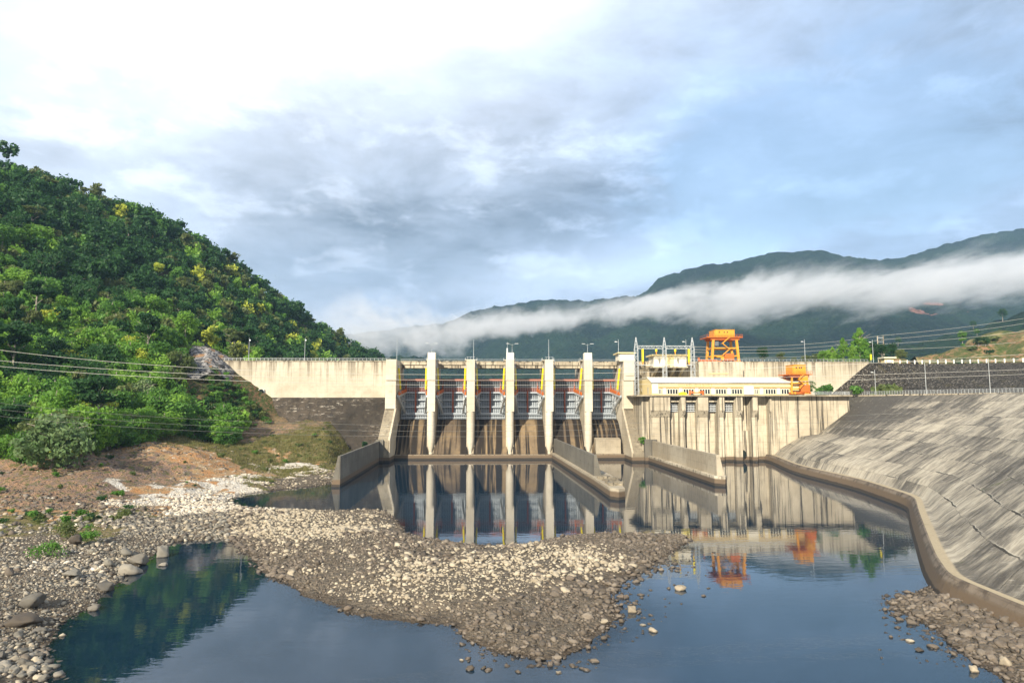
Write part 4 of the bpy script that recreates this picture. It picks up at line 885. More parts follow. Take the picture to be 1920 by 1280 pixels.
m, g, c, bp, p = forest_mat('mountain_forest', (.006, .020, .014), (.018, .046, .022), (.058, .088, .030), .006)
x, y, z = g.sep(p)
# bare red slips on the mountain side
for u, v, rx, rz in ((1600, 611, 62, 20), (1652, 592, 40, 7), (1725, 598, 34, 6)):
    q = at(u, v, 2250)
    e = g.m('ADD', g.m('POWER', g.m('ABSOLUTE', g.m('DIVIDE', g.m('SUBTRACT', x, q.x), rx)), 2), g.m('POWER', g.m('ABSOLUTE', g.m('DIVIDE', g.m('SUBTRACT', z, q.z), rz)), 2))
    msk = g.step(g.m('ADD', e, g.m('MULTIPLY', g.noise(p, .02, 4), 2.6)), 2.3, 2.0)
    c = g.mix(g.m('MULTIPLY', msk, g.step(g.noise(p, .05, 5, .7), .3, .5)), c, (.30, .15, .115))
MT = finish(m, g, c, .95, bp, .1)
ridge_mesh('mountain', [(600, 640, 3600), (700, 634, 3500), (780, 625, 3400), (850, 600, 3300), (890, 582, 3200), (950, 571, 3100), (1040, 560, 3000), (1100, 566, 2950), (1140, 559, 2900), (1190, 556, 2850), (1212, 548, 2800), (1232, 522, 2750), (1290, 502, 2700), (1380, 490, 2700), (1450, 474, 2700), (1520, 468, 2700), (1590, 480, 2700), (1640, 488, 2750), (1700, 482, 2800), (1760, 462, 2850), (1850, 438, 2900), (1920, 428, 2950), (2050, 425, 3000), (2300, 470, 3000)], 1500, 20, 110, 1, MT)
ridge_mesh('mountain', [(-900, 430, 5200), (-200, 520, 5000), (300, 600, 5000), (660, 628, 5000), (760, 612, 5000), (900, 600, 5000), (1100, 590, 5000), (1500, 560, 5200)], 2000, 20, 140, 2, MT)
ridge_mesh('hill', [(560, 690, 1500), (640, 678, 1500), (700, 668, 1450), (760, 670, 1400), (850, 672, 1400), (940, 678, 1450), (1040, 680, 1500)], 300, 25, 14, 3, MT, 300, 120, 24)
HB, HBV = ridge_mesh('hill', [(1560, 672, 950), (1640, 655, 950), (1700, 644, 950), (1770, 632, 940), (1830, 616, 930), (1880, 598, 920), (1940, 578, 900), (2100, 520, 900)], 420, 30, 10, 5, MT, 300, 120, 24)
m, g = newmat('bare_hill_soil'); p = g.pos(); n = g.noise(p, .06, 6, .65); n2 = g.noise(p, .35, 5, .7); z = g.sep(p)[2]
c = g.mix(g.step(n, .40, .6), (.26, .15, .085), (.10, .10, .04)); c = g.mix(g.m('MULTIPLY', g.step(n2, .44, .56), .85), c, (.045, .075, .018))
c = g.mix(g.m('MULTIPLY', g.step(g.noise(p, .05, 4), .58, .64), .6), c, (.34, .27, .13))
SOIL = finish(m, g, c, .95, g.bump(n2, .8, 1.0), .1)
HC, HCV = ridge_mesh('hill', [(1715, 682, 400), (1740, 672, 410), (1775, 660, 420), (1815, 648, 425), (1850, 633, 430), (1890, 618, 430), (1925, 606, 430), (2010, 590, 430), (2200, 560, 430)], 110, 36, 5, 6, SOIL, 120, 120, 30)
# ------------------------------------------------------------------ low mist bank lying against the mountains
m = bpy.data.materials.new('mist'); m.use_nodes = True; nt = m.node_tree
for n in list(nt.nodes): nt.nodes.remove(n)
g = NT(nt); p = g.pos(); x, y, z = g.sep(p)
MY = 1500.0
def cz(u, v): q = at(u, v, MY); return q.x, q.z
cl = [(560, 622, 44), (700, 617, 38), (830, 606, 24), (1000, 598, 12), (1200, 578, 14), (1400, 557, 23), (1600, 543, 27), (1800, 527, 30), (2000, 512, 30)]
xs_ = [cz(u, v)[0] for u, v, w in cl]; zs_ = [cz(u, v)[1] for u, v, w in cl]; ws_ = [w*MY/FPX for u, v, w in cl]
def curve(val, ys):
    n = g.n.new('ShaderNodeFloatCurve'); cu_ = n.mapping.curves[0]; lo, hi = 0.0, 600.0
    ptsn = [((a_-xs_[0])/(xs_[-1]-xs_[0]), b_/hi) for a_, b_ in zip(xs_, ys)]
    cu_.points[0].location = ptsn[0]; cu_.points[1].location = ptsn[-1]
    for q in ptsn[1:-1]: cu_.points.new(*q)
    n.mapping.update(); g._set(n.inputs['Value'], val); return g.m('MULTIPLY', n.outputs[0], hi)
tx = g.m('DIVIDE', g.m('SUBTRACT', x, xs_[0]), xs_[-1]-xs_[0], clamp=True)
zc = curve(tx, zs_); wc = curve(tx, ws_)
nn = g.noise(p, .0036, 4, .55, mul=(1, .3, 1.5)); n2 = g.noise(p, .011, 7, .66, mul=(1, .3, 1.5))
d = g.m('DIVIDE', g.m('SUBTRACT', z, zc), wc)
d = g.m('ADD', d, g.m('MULTIPLY', g.m('SUBTRACT', nn, .5), 3.2)); n3m = g.noise(p, .030, 5, .7, mul=(1, .3, 1.3), dist=.6); d = g.m('ADD', d, g.m('MULTIPLY', g.m('SUBTRACT', n2, .5), 5.0)); d = g.m('ADD', d, g.m('MULTIPLY', g.m('SUBTRACT', n3m, .5), 2.2))
f = g.m('MULTIPLY', g.step(d, -1.7, -.3), g.step(d, 1.3, .5))
f = g.m('MULTIPLY', f, g.m('ADD', .15, g.m('MULTIPLY', g.step(n2, .35, .65), 1.1)))
edge = g.m('MULTIPLY', g.step(x, xs_[0], xs_[0]+150), g.m('MULTIPLY', g.step(y, MY-170, MY-60), g.step(y, MY+230, MY+120)))
f = g.m('MULTIPLY', f, edge); f = g.m('MULTIPLY', f, g.m('ADD', .7, g.m('MULTIPLY', g.step(x, xs_[2], xs_[4]), .3)))
pv = g.n.new('ShaderNodeVolumePrincipled'); pv.inputs['Color'].default_value = (1, 1, 1, 1); pv.inputs['Anisotropy'].default_value = .1
g._set(pv.inputs['Density'], g.m('MULTIPLY', f, .0125))
ov = g.n.new('ShaderNodeOutputMaterial'); g.l.new(pv.outputs[0], ov.inputs['Volume'])
mist = MB().box(xs_[0], xs_[-1], MY-170, MY+230, 90, 470).build('mist_bank', m); tag(mist, kind='stuff')
m.cycles.volume_step_rate = .35
# ------------------------------------------------------------------ haze
m = bpy.data.materials.new('haze'); m.use_nodes = True; nt = m.node_tree
for n in list(nt.nodes): nt.nodes.remove(n)
g = NT(nt); pv = g.n.new('ShaderNodeVolumePrincipled'); pv.inputs['Color'].default_value = (.45, .70, 1, 1); pv.inputs['Density'].default_value = .000075
ov = g.n.new('ShaderNodeOutputMaterial'); g.l.new(pv.outputs[0], ov.inputs['Volume'])
hz = MB().box(-7000, 7000, -400, 9500, -5, 1900).build('haze', m); tag(hz, kind='stuff')
# ------------------------------------------------------------------ sun and sky
SUN_EL, SUN_AZ = R(28), math.atan2(-.42, -.907)       # azimuth clockwise from +Y
sd = Vector((math.sin(SUN_AZ)*math.cos(SUN_EL), math.cos(SUN_AZ)*math.cos(SUN_EL), math.sin(SUN_EL)))
L = bpy.data.lights.new('sun', 'SUN'); L.energy = SUN_E; L.angle = R(.6); L.color = (1, .90, .74)
lo = bpy.data.objects.new('sun', L); COL.objects.link(lo); lo.rotation_euler = (-sd).to_track_quat('-Z', 'Y').to_euler()
wd = bpy.data.worlds.new('World'); S.world = wd; wd.use_nodes = True; nt = wd.node_tree
for n in list(nt.nodes): nt.nodes.remove(n)
g = NT(nt); sky = g.n.new('ShaderNodeTexSky'); sky.sky_type = 'NISHITA'; sky.sun_disc = False; sky.sun_elevation = SUN_EL; sky.sun_rotation = SUN_AZ; sky.air_density = 1.2; sky.dust_density = .6
dv = g.n.new('ShaderNodeTexCoord').outputs['Generated']; x, y, z = g.sep(dv)
az = g.m('ARCTAN2', x, y); el = g.m('ARCSINE', g.m('MINIMUM', g.m('MAXIMUM', z, -1.0), 1.0))
zp_ = g.m('ADD', g.m('MAXIMUM', z, 0.0), .16)
pc = g.comb(g.m('DIVIDE', x, zp_), g.m('DIVIDE', y, zp_), 0)
n1 = g.noise(pc, .55, 6, .55, dist=.4); n2 = g.noise(pc, 1.6, 7, .6, dist=.3); n3 = g.noise(dv, 6.0, 8, .62, mul=(1, 1, 2.4), dist=.3); n4 = g.noise(dv, 9.0, 8, .6, mul=(1, 1, 2.2), dist=.2)
def blob(u, v, su, sv, w, warp=.10):
    d = ray(u, v).normalized(); a0 = math.atan2(d.x, d.y); e0 = math.asin(d.z)
    aa = g.m('ADD', az, g.m('MULTIPLY', g.m('SUBTRACT', n1, .5), warp*2)); ee = g.m('ADD', el, g.m('MULTIPLY', g.m('SUBTRACT', n2, .5), warp))
    q = g.m('ADD', g.m('POWER', g.m('ABSOLUTE', g.m('DIVIDE', g.m('SUBTRACT', aa, a0), su/FPX)), 2), g.m('POWER', g.m('ABSOLUTE', g.m('DIVIDE', g.m('SUBTRACT', ee, e0), sv/FPX)), 2))
    return g.m('MULTIPLY', g.m('EXPONENT', g.m('MULTIPLY', q, -1.0)), w)
def total(items, base):
    r = base
    for q in items: r = g.m('ADD', r, blob(*q))
    return r
# cloud brightness
lum = total([(420, -20, 460, 135, .80), (950, -70, 420, 110, .60), (120, 180, 200, 120, .14), (60, 260, 260, 200, .12), (760, 470, 300, 100, -.26), (1040, 390, 300, 80, -.14), (560, 360, 300, 160, -.04), (1640, 350, 240, 50, -.18), (1850, 180, 260, 220, -.08),
             (1300, 180, 260, 90, .16), (1120, 520, 230, 45, .30), (1330, 470, 200, 40, .22), (640, 600, 260, 60, .05), (1500, 440, 300, 60, .12)], .52)
lum = g.m('ADD', lum, g.m('MULTIPLY', g.m('SUBTRACT', n2, .5), .72)); lum = g.m('ADD', lum, g.m('MULTIPLY', g.m('SUBTRACT', n3, .5), .80)); lum = g.m('ADD', lum, g.m('MULTIPLY', g.step(n4, .50, .68), g.m('MULTIPLY', g.step(el, .55, .35), .26)))
blue = total([(1750, 220, 520, 330, .75), (1380, 300, 300, 200, .35), (1250, 440, 400, 90, .25), (900, 600, 500, 60, .10)], .16)
blue = g.m('ADD', blue, g.m('MULTIPLY', g.m('SUBTRACT', n3, .5), .7), clamp=True)
lum = g.m('MAXIMUM', lum, .12)
grey = g.mix(blue, (.93, .95, 1.02), (.58, .76, 1.08))
cloud = g.vm('MULTIPLY', grey, g.comb(lum, lum, lum))
gap = g.m('MULTIPLY', g.step(g.m('ADD', blue, g.m('MULTIPLY', g.m('SUBTRACT', n1, .5), 1.0)), .75, 1.05), .5)
b1 = g.n.new('ShaderNodeBackground'); g.l.new(cloud, b1.inputs[0]); b1.inputs[1].default_value = SKY_K
b2 = g.n.new('ShaderNodeBackground'); g.l.new(sky.outputs[0], b2.inputs[0]); b2.inputs[1].default_value = .10
mx = g.n.new('ShaderNodeMixShader'); g.l.new(gap, mx.inputs[0]); g.l.new(b1.outputs[0], mx.inputs[1]); g.l.new(b2.outputs[0], mx.inputs[2])
ow = g.n.new('ShaderNodeOutputWorld'); g.l.new(mx.outputs[0], ow.inputs[0])
wd.cycles.sampling_method = 'MANUAL'; wd.cycles.sample_map_resolution = 512
# ------------------------------------------------------------------ ground lookup
def Hg(x, y):
    i = np.clip(np.searchsorted(gx, x)-1, 0, nx-2); j = np.clip(np.searchsorted(gy, y)-1, 0, ny-2)
    fx = np.clip((x-gx[i])/(gx[i+1]-gx[i]), 0, 1); fy = np.clip((y-gy[j])/(gy[j+1]-gy[j]), 0, 1)
    return (GZ[j, i]*(1-fx)+GZ[j, i+1]*fx)*(1-fy)+(GZ[j+1, i]*(1-fx)+GZ[j+1, i+1]*fx)*fy
def hit(u, v, y0=45, y1=900):
    Y = np.linspace(y0, y1, 4000); d = ray(u, v); x = d.x/d.y*Y; z = CAMZ+d.z/d.y*Y; h = Hg(x, Y)
    k = np.argmax(h > z) if (h > z).any() else len(Y)-1
    return Vector((float(x[k]), float(Y[k]), float(h[k])))
# ------------------------------------------------------------------ foliage
def leafmat(name, a, b, tr):
    m, g = newmat(name); p = g.pos(); n = g.noise(p, .22, 3, .6); n2 = g.noise(p, 2.2, 3, .6)
    rnd = g.n.new('ShaderNodeObjectInfo').outputs['Random']
    c = g.mix(g.step(g.m('ADD', n, g.m('MULTIPLY', g.m('SUBTRACT', rnd, .5), .3)), .35, .65), a, b); c = g.mix(g.m('MULTIPLY', g.step(n2, .5, .7), .35), c, tuple(q*1.7 for q in b))
    return finish(m, g, c, .55, None, .25, trans=tuple(q*tr for q in b))
LM = [leafmat('leaf_green', (.048, .125, .018), (.10, .22, .035), 1.5), leafmat('leaf_dark', (.016, .055, .016), (.034, .095, .024), 1.4),
      leafmat('leaf_bright', (.16, .26, .025), (.42, .46, .06), 1.3), leafmat('leaf_olive', (.075, .11, .03), (.13, .16, .05), 1.4), leafmat('leaf_grey_green', (.09, .16, .055), (.20, .27, .12), 1.3), leafmat('leaf_fresh', (.085, .20, .024), (.19, .34, .045), 1.4)]
m, g = newmat('bark'); BARK = finish(m, g, g.mix(g.noise(g.pos(), 1.5, 4), (.16, .13, .10), (.36, .33, .28)), .9)
def crown(seed, n, size, rx, rz, z0, lobes, flat=1.0, cone=.0):
    r = np.random.default_rng(seed)
    L = r.normal(size=(lobes, 3)); L /= np.linalg.norm(L, axis=1, keepdims=True); L *= (r.random((lobes, 1))**.45)
    L = L*[rx*.72, rx*.72, rz*.72]; LR = rx*(.16+.24*r.random(lobes))*(1 if lobes > 16 else 1.25)
    if cone: tt = (L[:, 2]/rz+.72)/1.44; L[:, :2] *= (1.25-1.1*tt)[:, None]; LR *= 1.15-.75*tt
    k = r.integers(0, lobes, n); d = r.normal(size=(n, 3)); d[:, 2] = d[:, 2]*.9+.25; d /= np.linalg.norm(d, axis=1, keepdims=True)
    rad = LR[k]*(.45+.75*r.random(n)**.8)
    C = L[k]+d*rad[:, None]*[1, 1, .8*flat]; C[:, 2] += z0
    N = d+r.normal(size=(n, 3))*.75; N /= np.linalg.norm(N, axis=1, keepdims=True)
    T = np.cross(N, r.normal(size=(n, 3))); T /= np.linalg.norm(T, axis=1, keepdims=True); B = np.cross(N, T)
    s = size*(.55+.8*r.random((n, 1)))
    V = np.stack([C-T*s*.9-B*s*.12, C-T*s*.1-B*s*.55+N*s*.15, C+T*s*.95+B*s*.1, C+T*s*.05+B*s*.6+N*s*.15], 1).reshape(-1, 3)
    return V, np.arange(4*n).reshape(n, 4)
def trunk_mb(seed, h, r0, rx, bare=.5):
    r = random.Random(seed); b = MB(); top = Vector((r.uniform(-.4, .4), r.uniform(-.4, .4), h*.86))
    pts = [Vector((0, 0, -.8)), Vector((r.uniform(-.2, .2), r.uniform(-.2, .2), h*.35)), top.lerp(Vector((0, 0, h*.6)), .4), top]
    b.tube(pts, [r0, r0*.75, r0*.5, r0*.2], 7)
    for k in range(5):
        a = r.uniform(0, 6.28); s = pts[1].lerp(pts[3], r.uniform(.1, .7)); e = s+Vector((math.cos(a)*rx*.7, math.sin(a)*rx*.7, h*.16)); b.tube([s, (s+e)/2+Vector((0, 0, .3)), e], [r0*.38, r0*.25, r0*.1], 5)
    return b
KINDS = [  # material, height, crown rx, crown rz, flat, lobes
    (0, 11, 4.6, 5.0, 1, 34), (1, 12, 4.8, 5.2, 1, 34), (3, 10, 4.2, 4.6, 1, 30), (2, 11, 4.4, 4.6, 1, 28), (0, 9, 5.0, 4.2, .8, 34), (1, 15, 3.6, 3.4, .7, 12), (4, 10, 5.2, 4.8, .7, 38), (3, 14, 3.4, 3.2, .7, 11), (0, 12, 3.6, 5.8, 1, 30), (5, 14, 4.6, 7.6, 1, 46)]
TREE = []
for k, (mi, h, rx, rz, fl_, lb) in enumerate(KINDS):
    t = bpy.data.objects.new('forest_tree', None)
    Vc, Fc = crown(100+k, 2600, .34, rx, rz, h-rz*.95, lb, fl_, 1.0 if k == 9 else 0)
    co = npmesh('crown', Vc, Fc, [LM[mi]], parent=t); tr_ = trunk_mb(k, h, .32, rx).build('trunk', BARK, None); tr_.parent = t; tr_.location = (0, 0, 0)
    for q in (co, tr_): COL.objects.unlink(q)
    far = [crown(200+10*k+j, 300, .80, rx, rz, h-rz*.95, lb, fl_) for j in range(3)]
    fm = trunk_mb(k, h, .3, rx); 
    TREE.append((t, co, tr_, far, h, rx))
def place_tree(k, p, s, rot, label, group, cat='tree', name='forest_tree', squash=1.0, bright=None):
    t, co, tr_, far, h, rx = TREE[k]
    o = bpy.data.objects.new(name, None); COL.objects.link(o); o.location = p; o.rotation_euler = (0, 0, rot); o.scale = (s, s, s*squash)
    for q in (co, tr_):
        c = q.copy(); COL.objects.link(c); c.parent = o; c.name = q.name.split('.')[0]
        if bright is not None and q is co: c.material_slots[0].link = 'OBJECT'; c.material_slots[0].material = LM[bright]
    return tag(o, label, cat, group)
# special trees that stand out, with the spot (pixel of the foot) they grow on
def on(u, v): return hit(u, v)
SPEC0 = 0
spec = [(6, 98, 878, 1.75, None, 'big pale grey-green tree leaning over the red bank below the lower cables'),
        (2, 150, 700, 1.15, 2, 'tree with a pale yellow crown above the upper cables, nearest the big grey-green tree'),
        (3, 118, 700, 1.05, 2, 'pale yellow crowned tree left of the twin yellow crown'),
        (3, 262, 700, 1.2, 2, 'bright yellow-green tree between the pale yellow crown and the grey rock face'),
        (0, 296, 690, 1.3, 0, 'rounded fresh green tree beside the bright yellow-green one'),
        (8, 240, 680, 1.25, 2, 'light green pointed tree rising behind the yellow-green one'),
        (5, 292, 545, 1.15, 2, 'yellow crowned tree standing alone high on the middle of the forest slope'),
        (0, 20, 700, 1.6, 0, 'large fresh green tree at the left border crossing the upper cables'),
        (2, 60, 700, 1.3, 0, 'tall green tree beside the large one at the left border'),
        (0, 155, 835, 1.2, 1, 'dark rounded tree right behind the big grey-green tree'),
        (1, 200, 842, 1.0, 0, 'dark green tree on the red bank under the lower cables'),
        (4, 255, 820, 1.1, 0, 'broad green tree in the gully over the red bank'),
        (4, 420, 832, .95, 0, 'bushy green tree nearest the dam wall foot'), (4, 385, 825, .9, 0, 'low spreading tree at the forest edge over the orange stony ground'),
        (4, 450, 795, .75, 0, 'small round tree on the steep bank beside the dam wall'), (4, 415, 780, .9, 0, 'bright bushy tree on the steep bank below the cables'),
        (5, 46, 345, 1.35, 1, 'tall umbrella crowned tree on the ridge near the left border'), (5, 368, 455, 1.15, 1, 'tall thin tree sticking out of the ridge line halfway down'),
        (7, 240, 455, 1.2, 3, 'pale trunked tree with a thin olive crown high on the slope')]
used = []
for k, u, v, s, br, lab in spec:
    p = on(u, v); used.append((p.x, p.y)); place_tree(k, p-Vector((0, 0, 2.2*s if v > 600 else .3)), s, random.uniform(0, 6), lab, None, bright=br)
# the forest
r = np.random.default_rng(5); pts = []
yy = 120.0
while yy < 840:
    sp = (4.6 if yy < 286 else 5.6)+max(0, yy-250)*.006
    for xx in np.arange(-470, -20, sp): pts.append((xx+r.uniform(-.45, .45)*sp, yy+r.uniform(-.45, .45)*sp))
    yy += sp
pts = np.array(pts); pz = Hg(pts[:, 0], pts[:, 1]); pu, pv_ = project(np.stack([pts[:, 0], pts[:, 1], pz], -1))
FB = [(-400, 880), (0, 862), (60, 872), (110, 872), (170, 852), (240, 838), (300, 822), (350, 818), (400, 832), (440, 835), (468, 800), (440, 765), (418, 735), (395, 715), (352, 705), (350, 640), (352, 600), (375, 618), (415, 660), (440, 672), (2000, 690)]
fbx = [q[0] for q in FB[:10]]; fby = [q[1] for q in FB[:10]]
near = pts[:, 1] < 286
lim = np.interp(pu, fbx, fby)
ok = (pz > 5) & (pu > -260) & (pu < 960)
ok &= np.where(near, (pv_ < lim) & (pu < 462), (pts[:, 0] < -113) | (pz > 32))
# keep the rock face, the slip beside the dam and the dam itself clear
rock = (pu > 348) & (pu < 432) & (pv_ > 618) & (pv_ < 730) & (pts[:, 1] < 330); slip = near & (pu > 400) & (pv_ > 690) & (pv_ < 770) & (pu-400 > (pv_-690)*-.2)
ok &= ~rock; ok &= ~(slip & (r.random(len(pts)) < .25)); ok &= ~((pts[:, 0] > -119) & (pts[:, 1] > 272) & (pts[:, 1] < 294))
ok &= np.array([min((x_-a_)**2+(y_-b_)**2 for a_, b_ in used) > 9 for x_, y_ in pts]); ok &= (pts[:, 0]-used[0][0])**2+(pts[:, 1]-used[0][1])**2 > 60
# behind the ridge nothing shows
rl_ = np.array([tuple(at(*q)) for q in RIDGE]); ok &= pts[:, 1] < np.interp(pts[:, 0], rl_[:, 0], rl_[:, 1])+35
pts = pts[ok]; pz = pz[ok]; pu = pu[ok]; pv_ = pv_[ok]
n = len(pts); patch = fbm(pts[:, 0], pts[:, 1], .022, 3)+r.uniform(-.35, .35, n)
kk = np.where(patch > .38, 3, np.where(patch > .05, 0, np.where(patch > -.12, 2, 1)))
kk = np.where(r.random(n) < .10, r.choice([4, 8, 6, 2], n), kk); kk = np.where((kk == 3) & (r.random(n) < .72), 2, kk)
kk = np.where(near[ok] & (r.random(n) < .5), r.choice([0, 0, 4, 8], n), kk); kk = np.where((pts[:, 1] > 380) & (r.random(n) < .45), 1, kk); em = r.random(n) < .035; kk = np.where(em, r.choice([5, 7], n), kk)
sc_ = r.uniform(.55, 1.2, n)*np.where(pts[:, 1] > 286, 1.25, 1)*np.where(em, 1.1, 1); tight = (pu > 340) & (pu < 475) & (pts[:, 1] < 288) & (pv_ < 800); sc_ = np.where(near[ok] & (pz < 45), sc_*1.3, sc_); sc_ = np.where(tight, sc_*np.clip((475-pu)/260, .22, .5), sc_); rot = r.uniform(0, 6.28, n)
app = sc_/pts[:, 1]; app = np.where((pu < -20), 0, app); order = np.argsort(-app); ind = set(order[:255].tolist())
labs = {0: 'mid green broadleaf tree in the forest on the slope', 1: 'dark green tree in the forest on the slope', 2: 'olive green tree in the forest on the slope', 3: 'yellow-green tree in the forest on the slope', 4: 'low spreading green tree in the forest on the slope', 5: 'tall thin dark crowned tree rising out of the forest', 6: 'grey-green spreading tree in the forest on the slope', 7: 'tall olive crowned tree rising out of the forest', 8: 'narrow green tree in the forest on the slope'}
Vs, Fs_, Ms = [], [], []; off = 0
for i in range(n):
    x_, y_, z_ = pts[i, 0], pts[i, 1], pz[i]
    if i in ind:
        o_ = place_tree(int(kk[i]), (x_, y_, z_-(2.9*sc_[i] if (y_ < 288 and z_ < 45) else .3)), float(sc_[i]), float(rot[i]), labs[int(kk[i])], 'forest trees on the slope: '+labs[int(kk[i])].split(' tree')[0], bright=5 if kk[i] in (0, 4, 8) and (i*7) % 10 < 6 else None); o_.scale = (sc_[i]*r.uniform(.8, 1.3), sc_[i]*r.uniform(.8, 1.3), sc_[i]*r.uniform(.8, 1.2)); continue
    V, F = TREE[int(kk[i])][3][i % 3]; c_, s_ = math.cos(rot[i])*sc_[i], math.sin(rot[i])*sc_[i]
    Vn = np.stack([V[:, 0]*c_-V[:, 1]*s_+x_, V[:, 0]*s_+V[:, 1]*c_+y_, V[:, 2]*sc_[i]*(.8+.4*((i*13) % 10)/10)+z_-.4], -1); Vs.append(Vn); Fs_.append(F+off); Ms.append(np.full(len(F), 5 if (KINDS[int(kk[i])][0] == 0 and pv_[i] > 500 and i % 2) else KINDS[int(kk[i])][0])); off += len(Vn)
print('forest', n, off)
# understorey closes the gaps between the crowns
nu_ = 5200; low = np.where(near[ok] & (pz < 26))[0]; ii = np.concatenate([r.integers(0, n, nu_), r.choice(low, 1700)])
for i in ii:
    V, F = TREE[4][3][int(i) % 3]; s0 = r.uniform(.35, .55); x_ = pts[i, 0]+r.normal()*3; y_ = pts[i, 1]+r.normal()*3; z_ = float(Hg(x_, y_))
    if y_ < 288 and x_ > -121: continue
    q = r.integers(0, 75)*4; V = V if y_ < 286 and z_ < 26 else V[q:q+600]; V = V[:len(V)//4*4]; F = np.arange(len(V)).reshape(-1, 4)
    lo_ = z_ < 26
    s0 = s0*1.5 if lo_ else s0
    Vn = V*s0+[x_, y_, z_-(4.0*s0 if lo_ else 1.8)]; Vs.append(Vn); Fs_.append(F+off); Ms.append(np.full(len(F), [1, 0, 3, 5][int(i) % 4])); off += len(Vn)
fo = npmesh('forest', np.concatenate(Vs), np.concatenate(Fs_), LM, np.concatenate(Ms)); tag(fo, kind='stuff')
# ------------------------------------------------------------------ trees beyond the dam on the right
for k, u, v, Y, hp, lab in [(9, 1614, 684, 310, 80, 'tallest light green pointed tree beyond the dam crest beside the H shaped pole'), (9, 1582, 684, 308, 58, 'green tree beyond the dam crest left of the tallest pointed one'),
        (9, 1600, 686, 305, 46, 'narrow green tree in front of the tallest pointed one'), (1, 1632, 686, 318, 52, 'dark green tree behind the far end lamp post'), (0, 1560, 686, 312, 34, 'low green tree beyond the middle of the right dam crest'),
        (3, 1466, 684, 315, 26, 'small yellow-green tree beyond the crest left of the far lamp post'), (1, 1430, 683, 330, 36, 'small dark tree beyond the crest beside the big crane'), (4, 1535, 685, 318, 26, 'low bush-like tree beyond the crest behind the lamp post'),
        (4, 1490, 684, 320, 16, 'lowest olive shrub-like tree beyond the crest'), (1, 1672, 676, 330, 36, 'dark rounded tree behind the cream hut'), (4, 1690, 676, 325, 24, 'pale spreading tree at the right side of the rock mound'), (9, 1626, 685, 312, 52, 'green tree at the right side of the tallest pointed one'), (9, 1562, 685, 308, 40, 'pointed green tree at the left side of the clump beyond the crest'), (0, 1545, 685, 312, 30, 'low fresh green tree between the lamp post and the clump beyond the crest'), (4, 1512, 685, 316, 22, 'spreading olive tree right beside the crest lamp post above the smaller crane'), (1, 1655, 684, 325, 44, 'dark tree at the foot of the H shaped pole')]:
    p = at(u, v, Y); t0 = TREE[k]; s = hp/FPX*Y/t0[4]*1.04; place_tree(k, p, s, random.uniform(0, 6), lab, 'trees beyond the dam crest', bright=(5 if k in (9, 0) else 3 if k != 1 else 1))
def hill_z(Vg, x, y):
    A = Vg.reshape(-1, 3); j = np.argmin((A[:, 0]-x)**2+(A[:, 1]-y)**2); return A[j, 2]
for k, u, v, Y, hp, lab in [(8, 1805, 645, 420, 32, 'light green narrow tree standing on the brown hill crest'), (1, 1835, 648, 400, 22, 'dark tree on the middle of the brown hill'), (1, 1848, 650, 398, 24, 'second dark tree on the middle of the brown hill'), (0, 1832, 627, 425, 14, 'small green tree on the sky edge of the brown hill'),
        (1, 1880, 600, 900, 26, 'dark tree poking above the dark ridge behind the brown hill'), (1, 1825, 616, 930, 18, 'small dark tree on the ridge behind the brown hill'), (1, 1684, 648, 940, 20, 'lone dark tree on the ridge above the H shaped pole')]:
    p = at(u, v, Y); s = hp/FPX*Y/TREE[k][4]; place_tree(k, (p.x, p.y, p.z-.5), s, 1.0, lab, 'trees on the right hand hills')
# bushes
def bush(name, label, p, w, h, mi, seed, group=None, leaf=None):
    V, F = crown(seed, 700, leaf or max(.10, w*.09), w/2, h*.55, h*.42, 9); o = npmesh(name, V, F, [LM[mi]]); o.location = p; return tag(o, label, 'bush', group)
bush('bush', 'dark green rounded bush growing among the pale stones on the left bank', on(92, 1045)+Vector((0, 0, -.1)), 4.6, 2.4, 0, 1, None, .16)
bush('bush', 'loose light green bush behind the darker one on the stony left bank', on(128, 1008)+Vector((0, 0, -.1)), 4.2, 2.6, 3, 2, None, .16)
bush('bush', 'tall light green bush at the right side of the pair on the stony left bank', on(163, 1020)+Vector((0, 0, -.1)), 3.6, 3.4, 0, 3, None, .16)
bush('bush', 'low green plant on the stones beyond the bush pair', on(232, 968)+Vector((0, 0, -.1)), 3.6, 1.3, 3, 4, None, .14)
bush('bush', 'small green plant at the foot of the orange bank', on(222, 928)+Vector((0, 0, -.1)), 2.4, 1.4, 0, 5)
bush('bush', 'green bush growing from the dark strip of the abutment beside the power station', Vector((57.0, 250.0, 6.6)), 3.0, 3.4, 0, 6)
bush('bush', 'green bush at the foot of the dark dam wall beside the guide wall', Vector((-48, 260, 5.0)), 3.6, 3.4, 1, 7)
bush('bush', 'round green bush overgrowing the railing at the top of the slab slope', at(1608, 741, 258), 6.0, 4.6, 0, 8)
bush('bush', 'wide bright green bush on the deck end beside the smaller crane', at(1548, 741, 262), 9, 4.0, 0, 9)
bush('bush', 'low green bush at the foot of the dark rockfill behind the railing', at(1662, 737, 262), 14, 2.4, 3, 10)
bush('bush', 'sparse grey-green sapling beside the smaller orange crane', at(1524, 736, 255), 4.0, 6.2, 4, 11, None, .22)
bush('bush', 'dark weeds on the corner between the slab slope and the power station wall', Vector((116.5, 259.5, 8.6)), 4.5, 2.5, 1, 12)
bush('bush', 'creeping weeds on the berm of the slab slope under the power station end', Vector((122, 258.5, 9.6)), 9, 1.6, 1, 13)
bush('bush', 'weeds by the low step where the slab slope meets the streaked wall', Vector((109.5, 258.5, 4.4)), 3.5, 2.5, 1, 14)
bush('bush', 'weeds at the top of the joint between the streaked wall and the slab slope', Vector((127.5, 258.0, 11.4)), 4.0, 2.5, 1, 15)
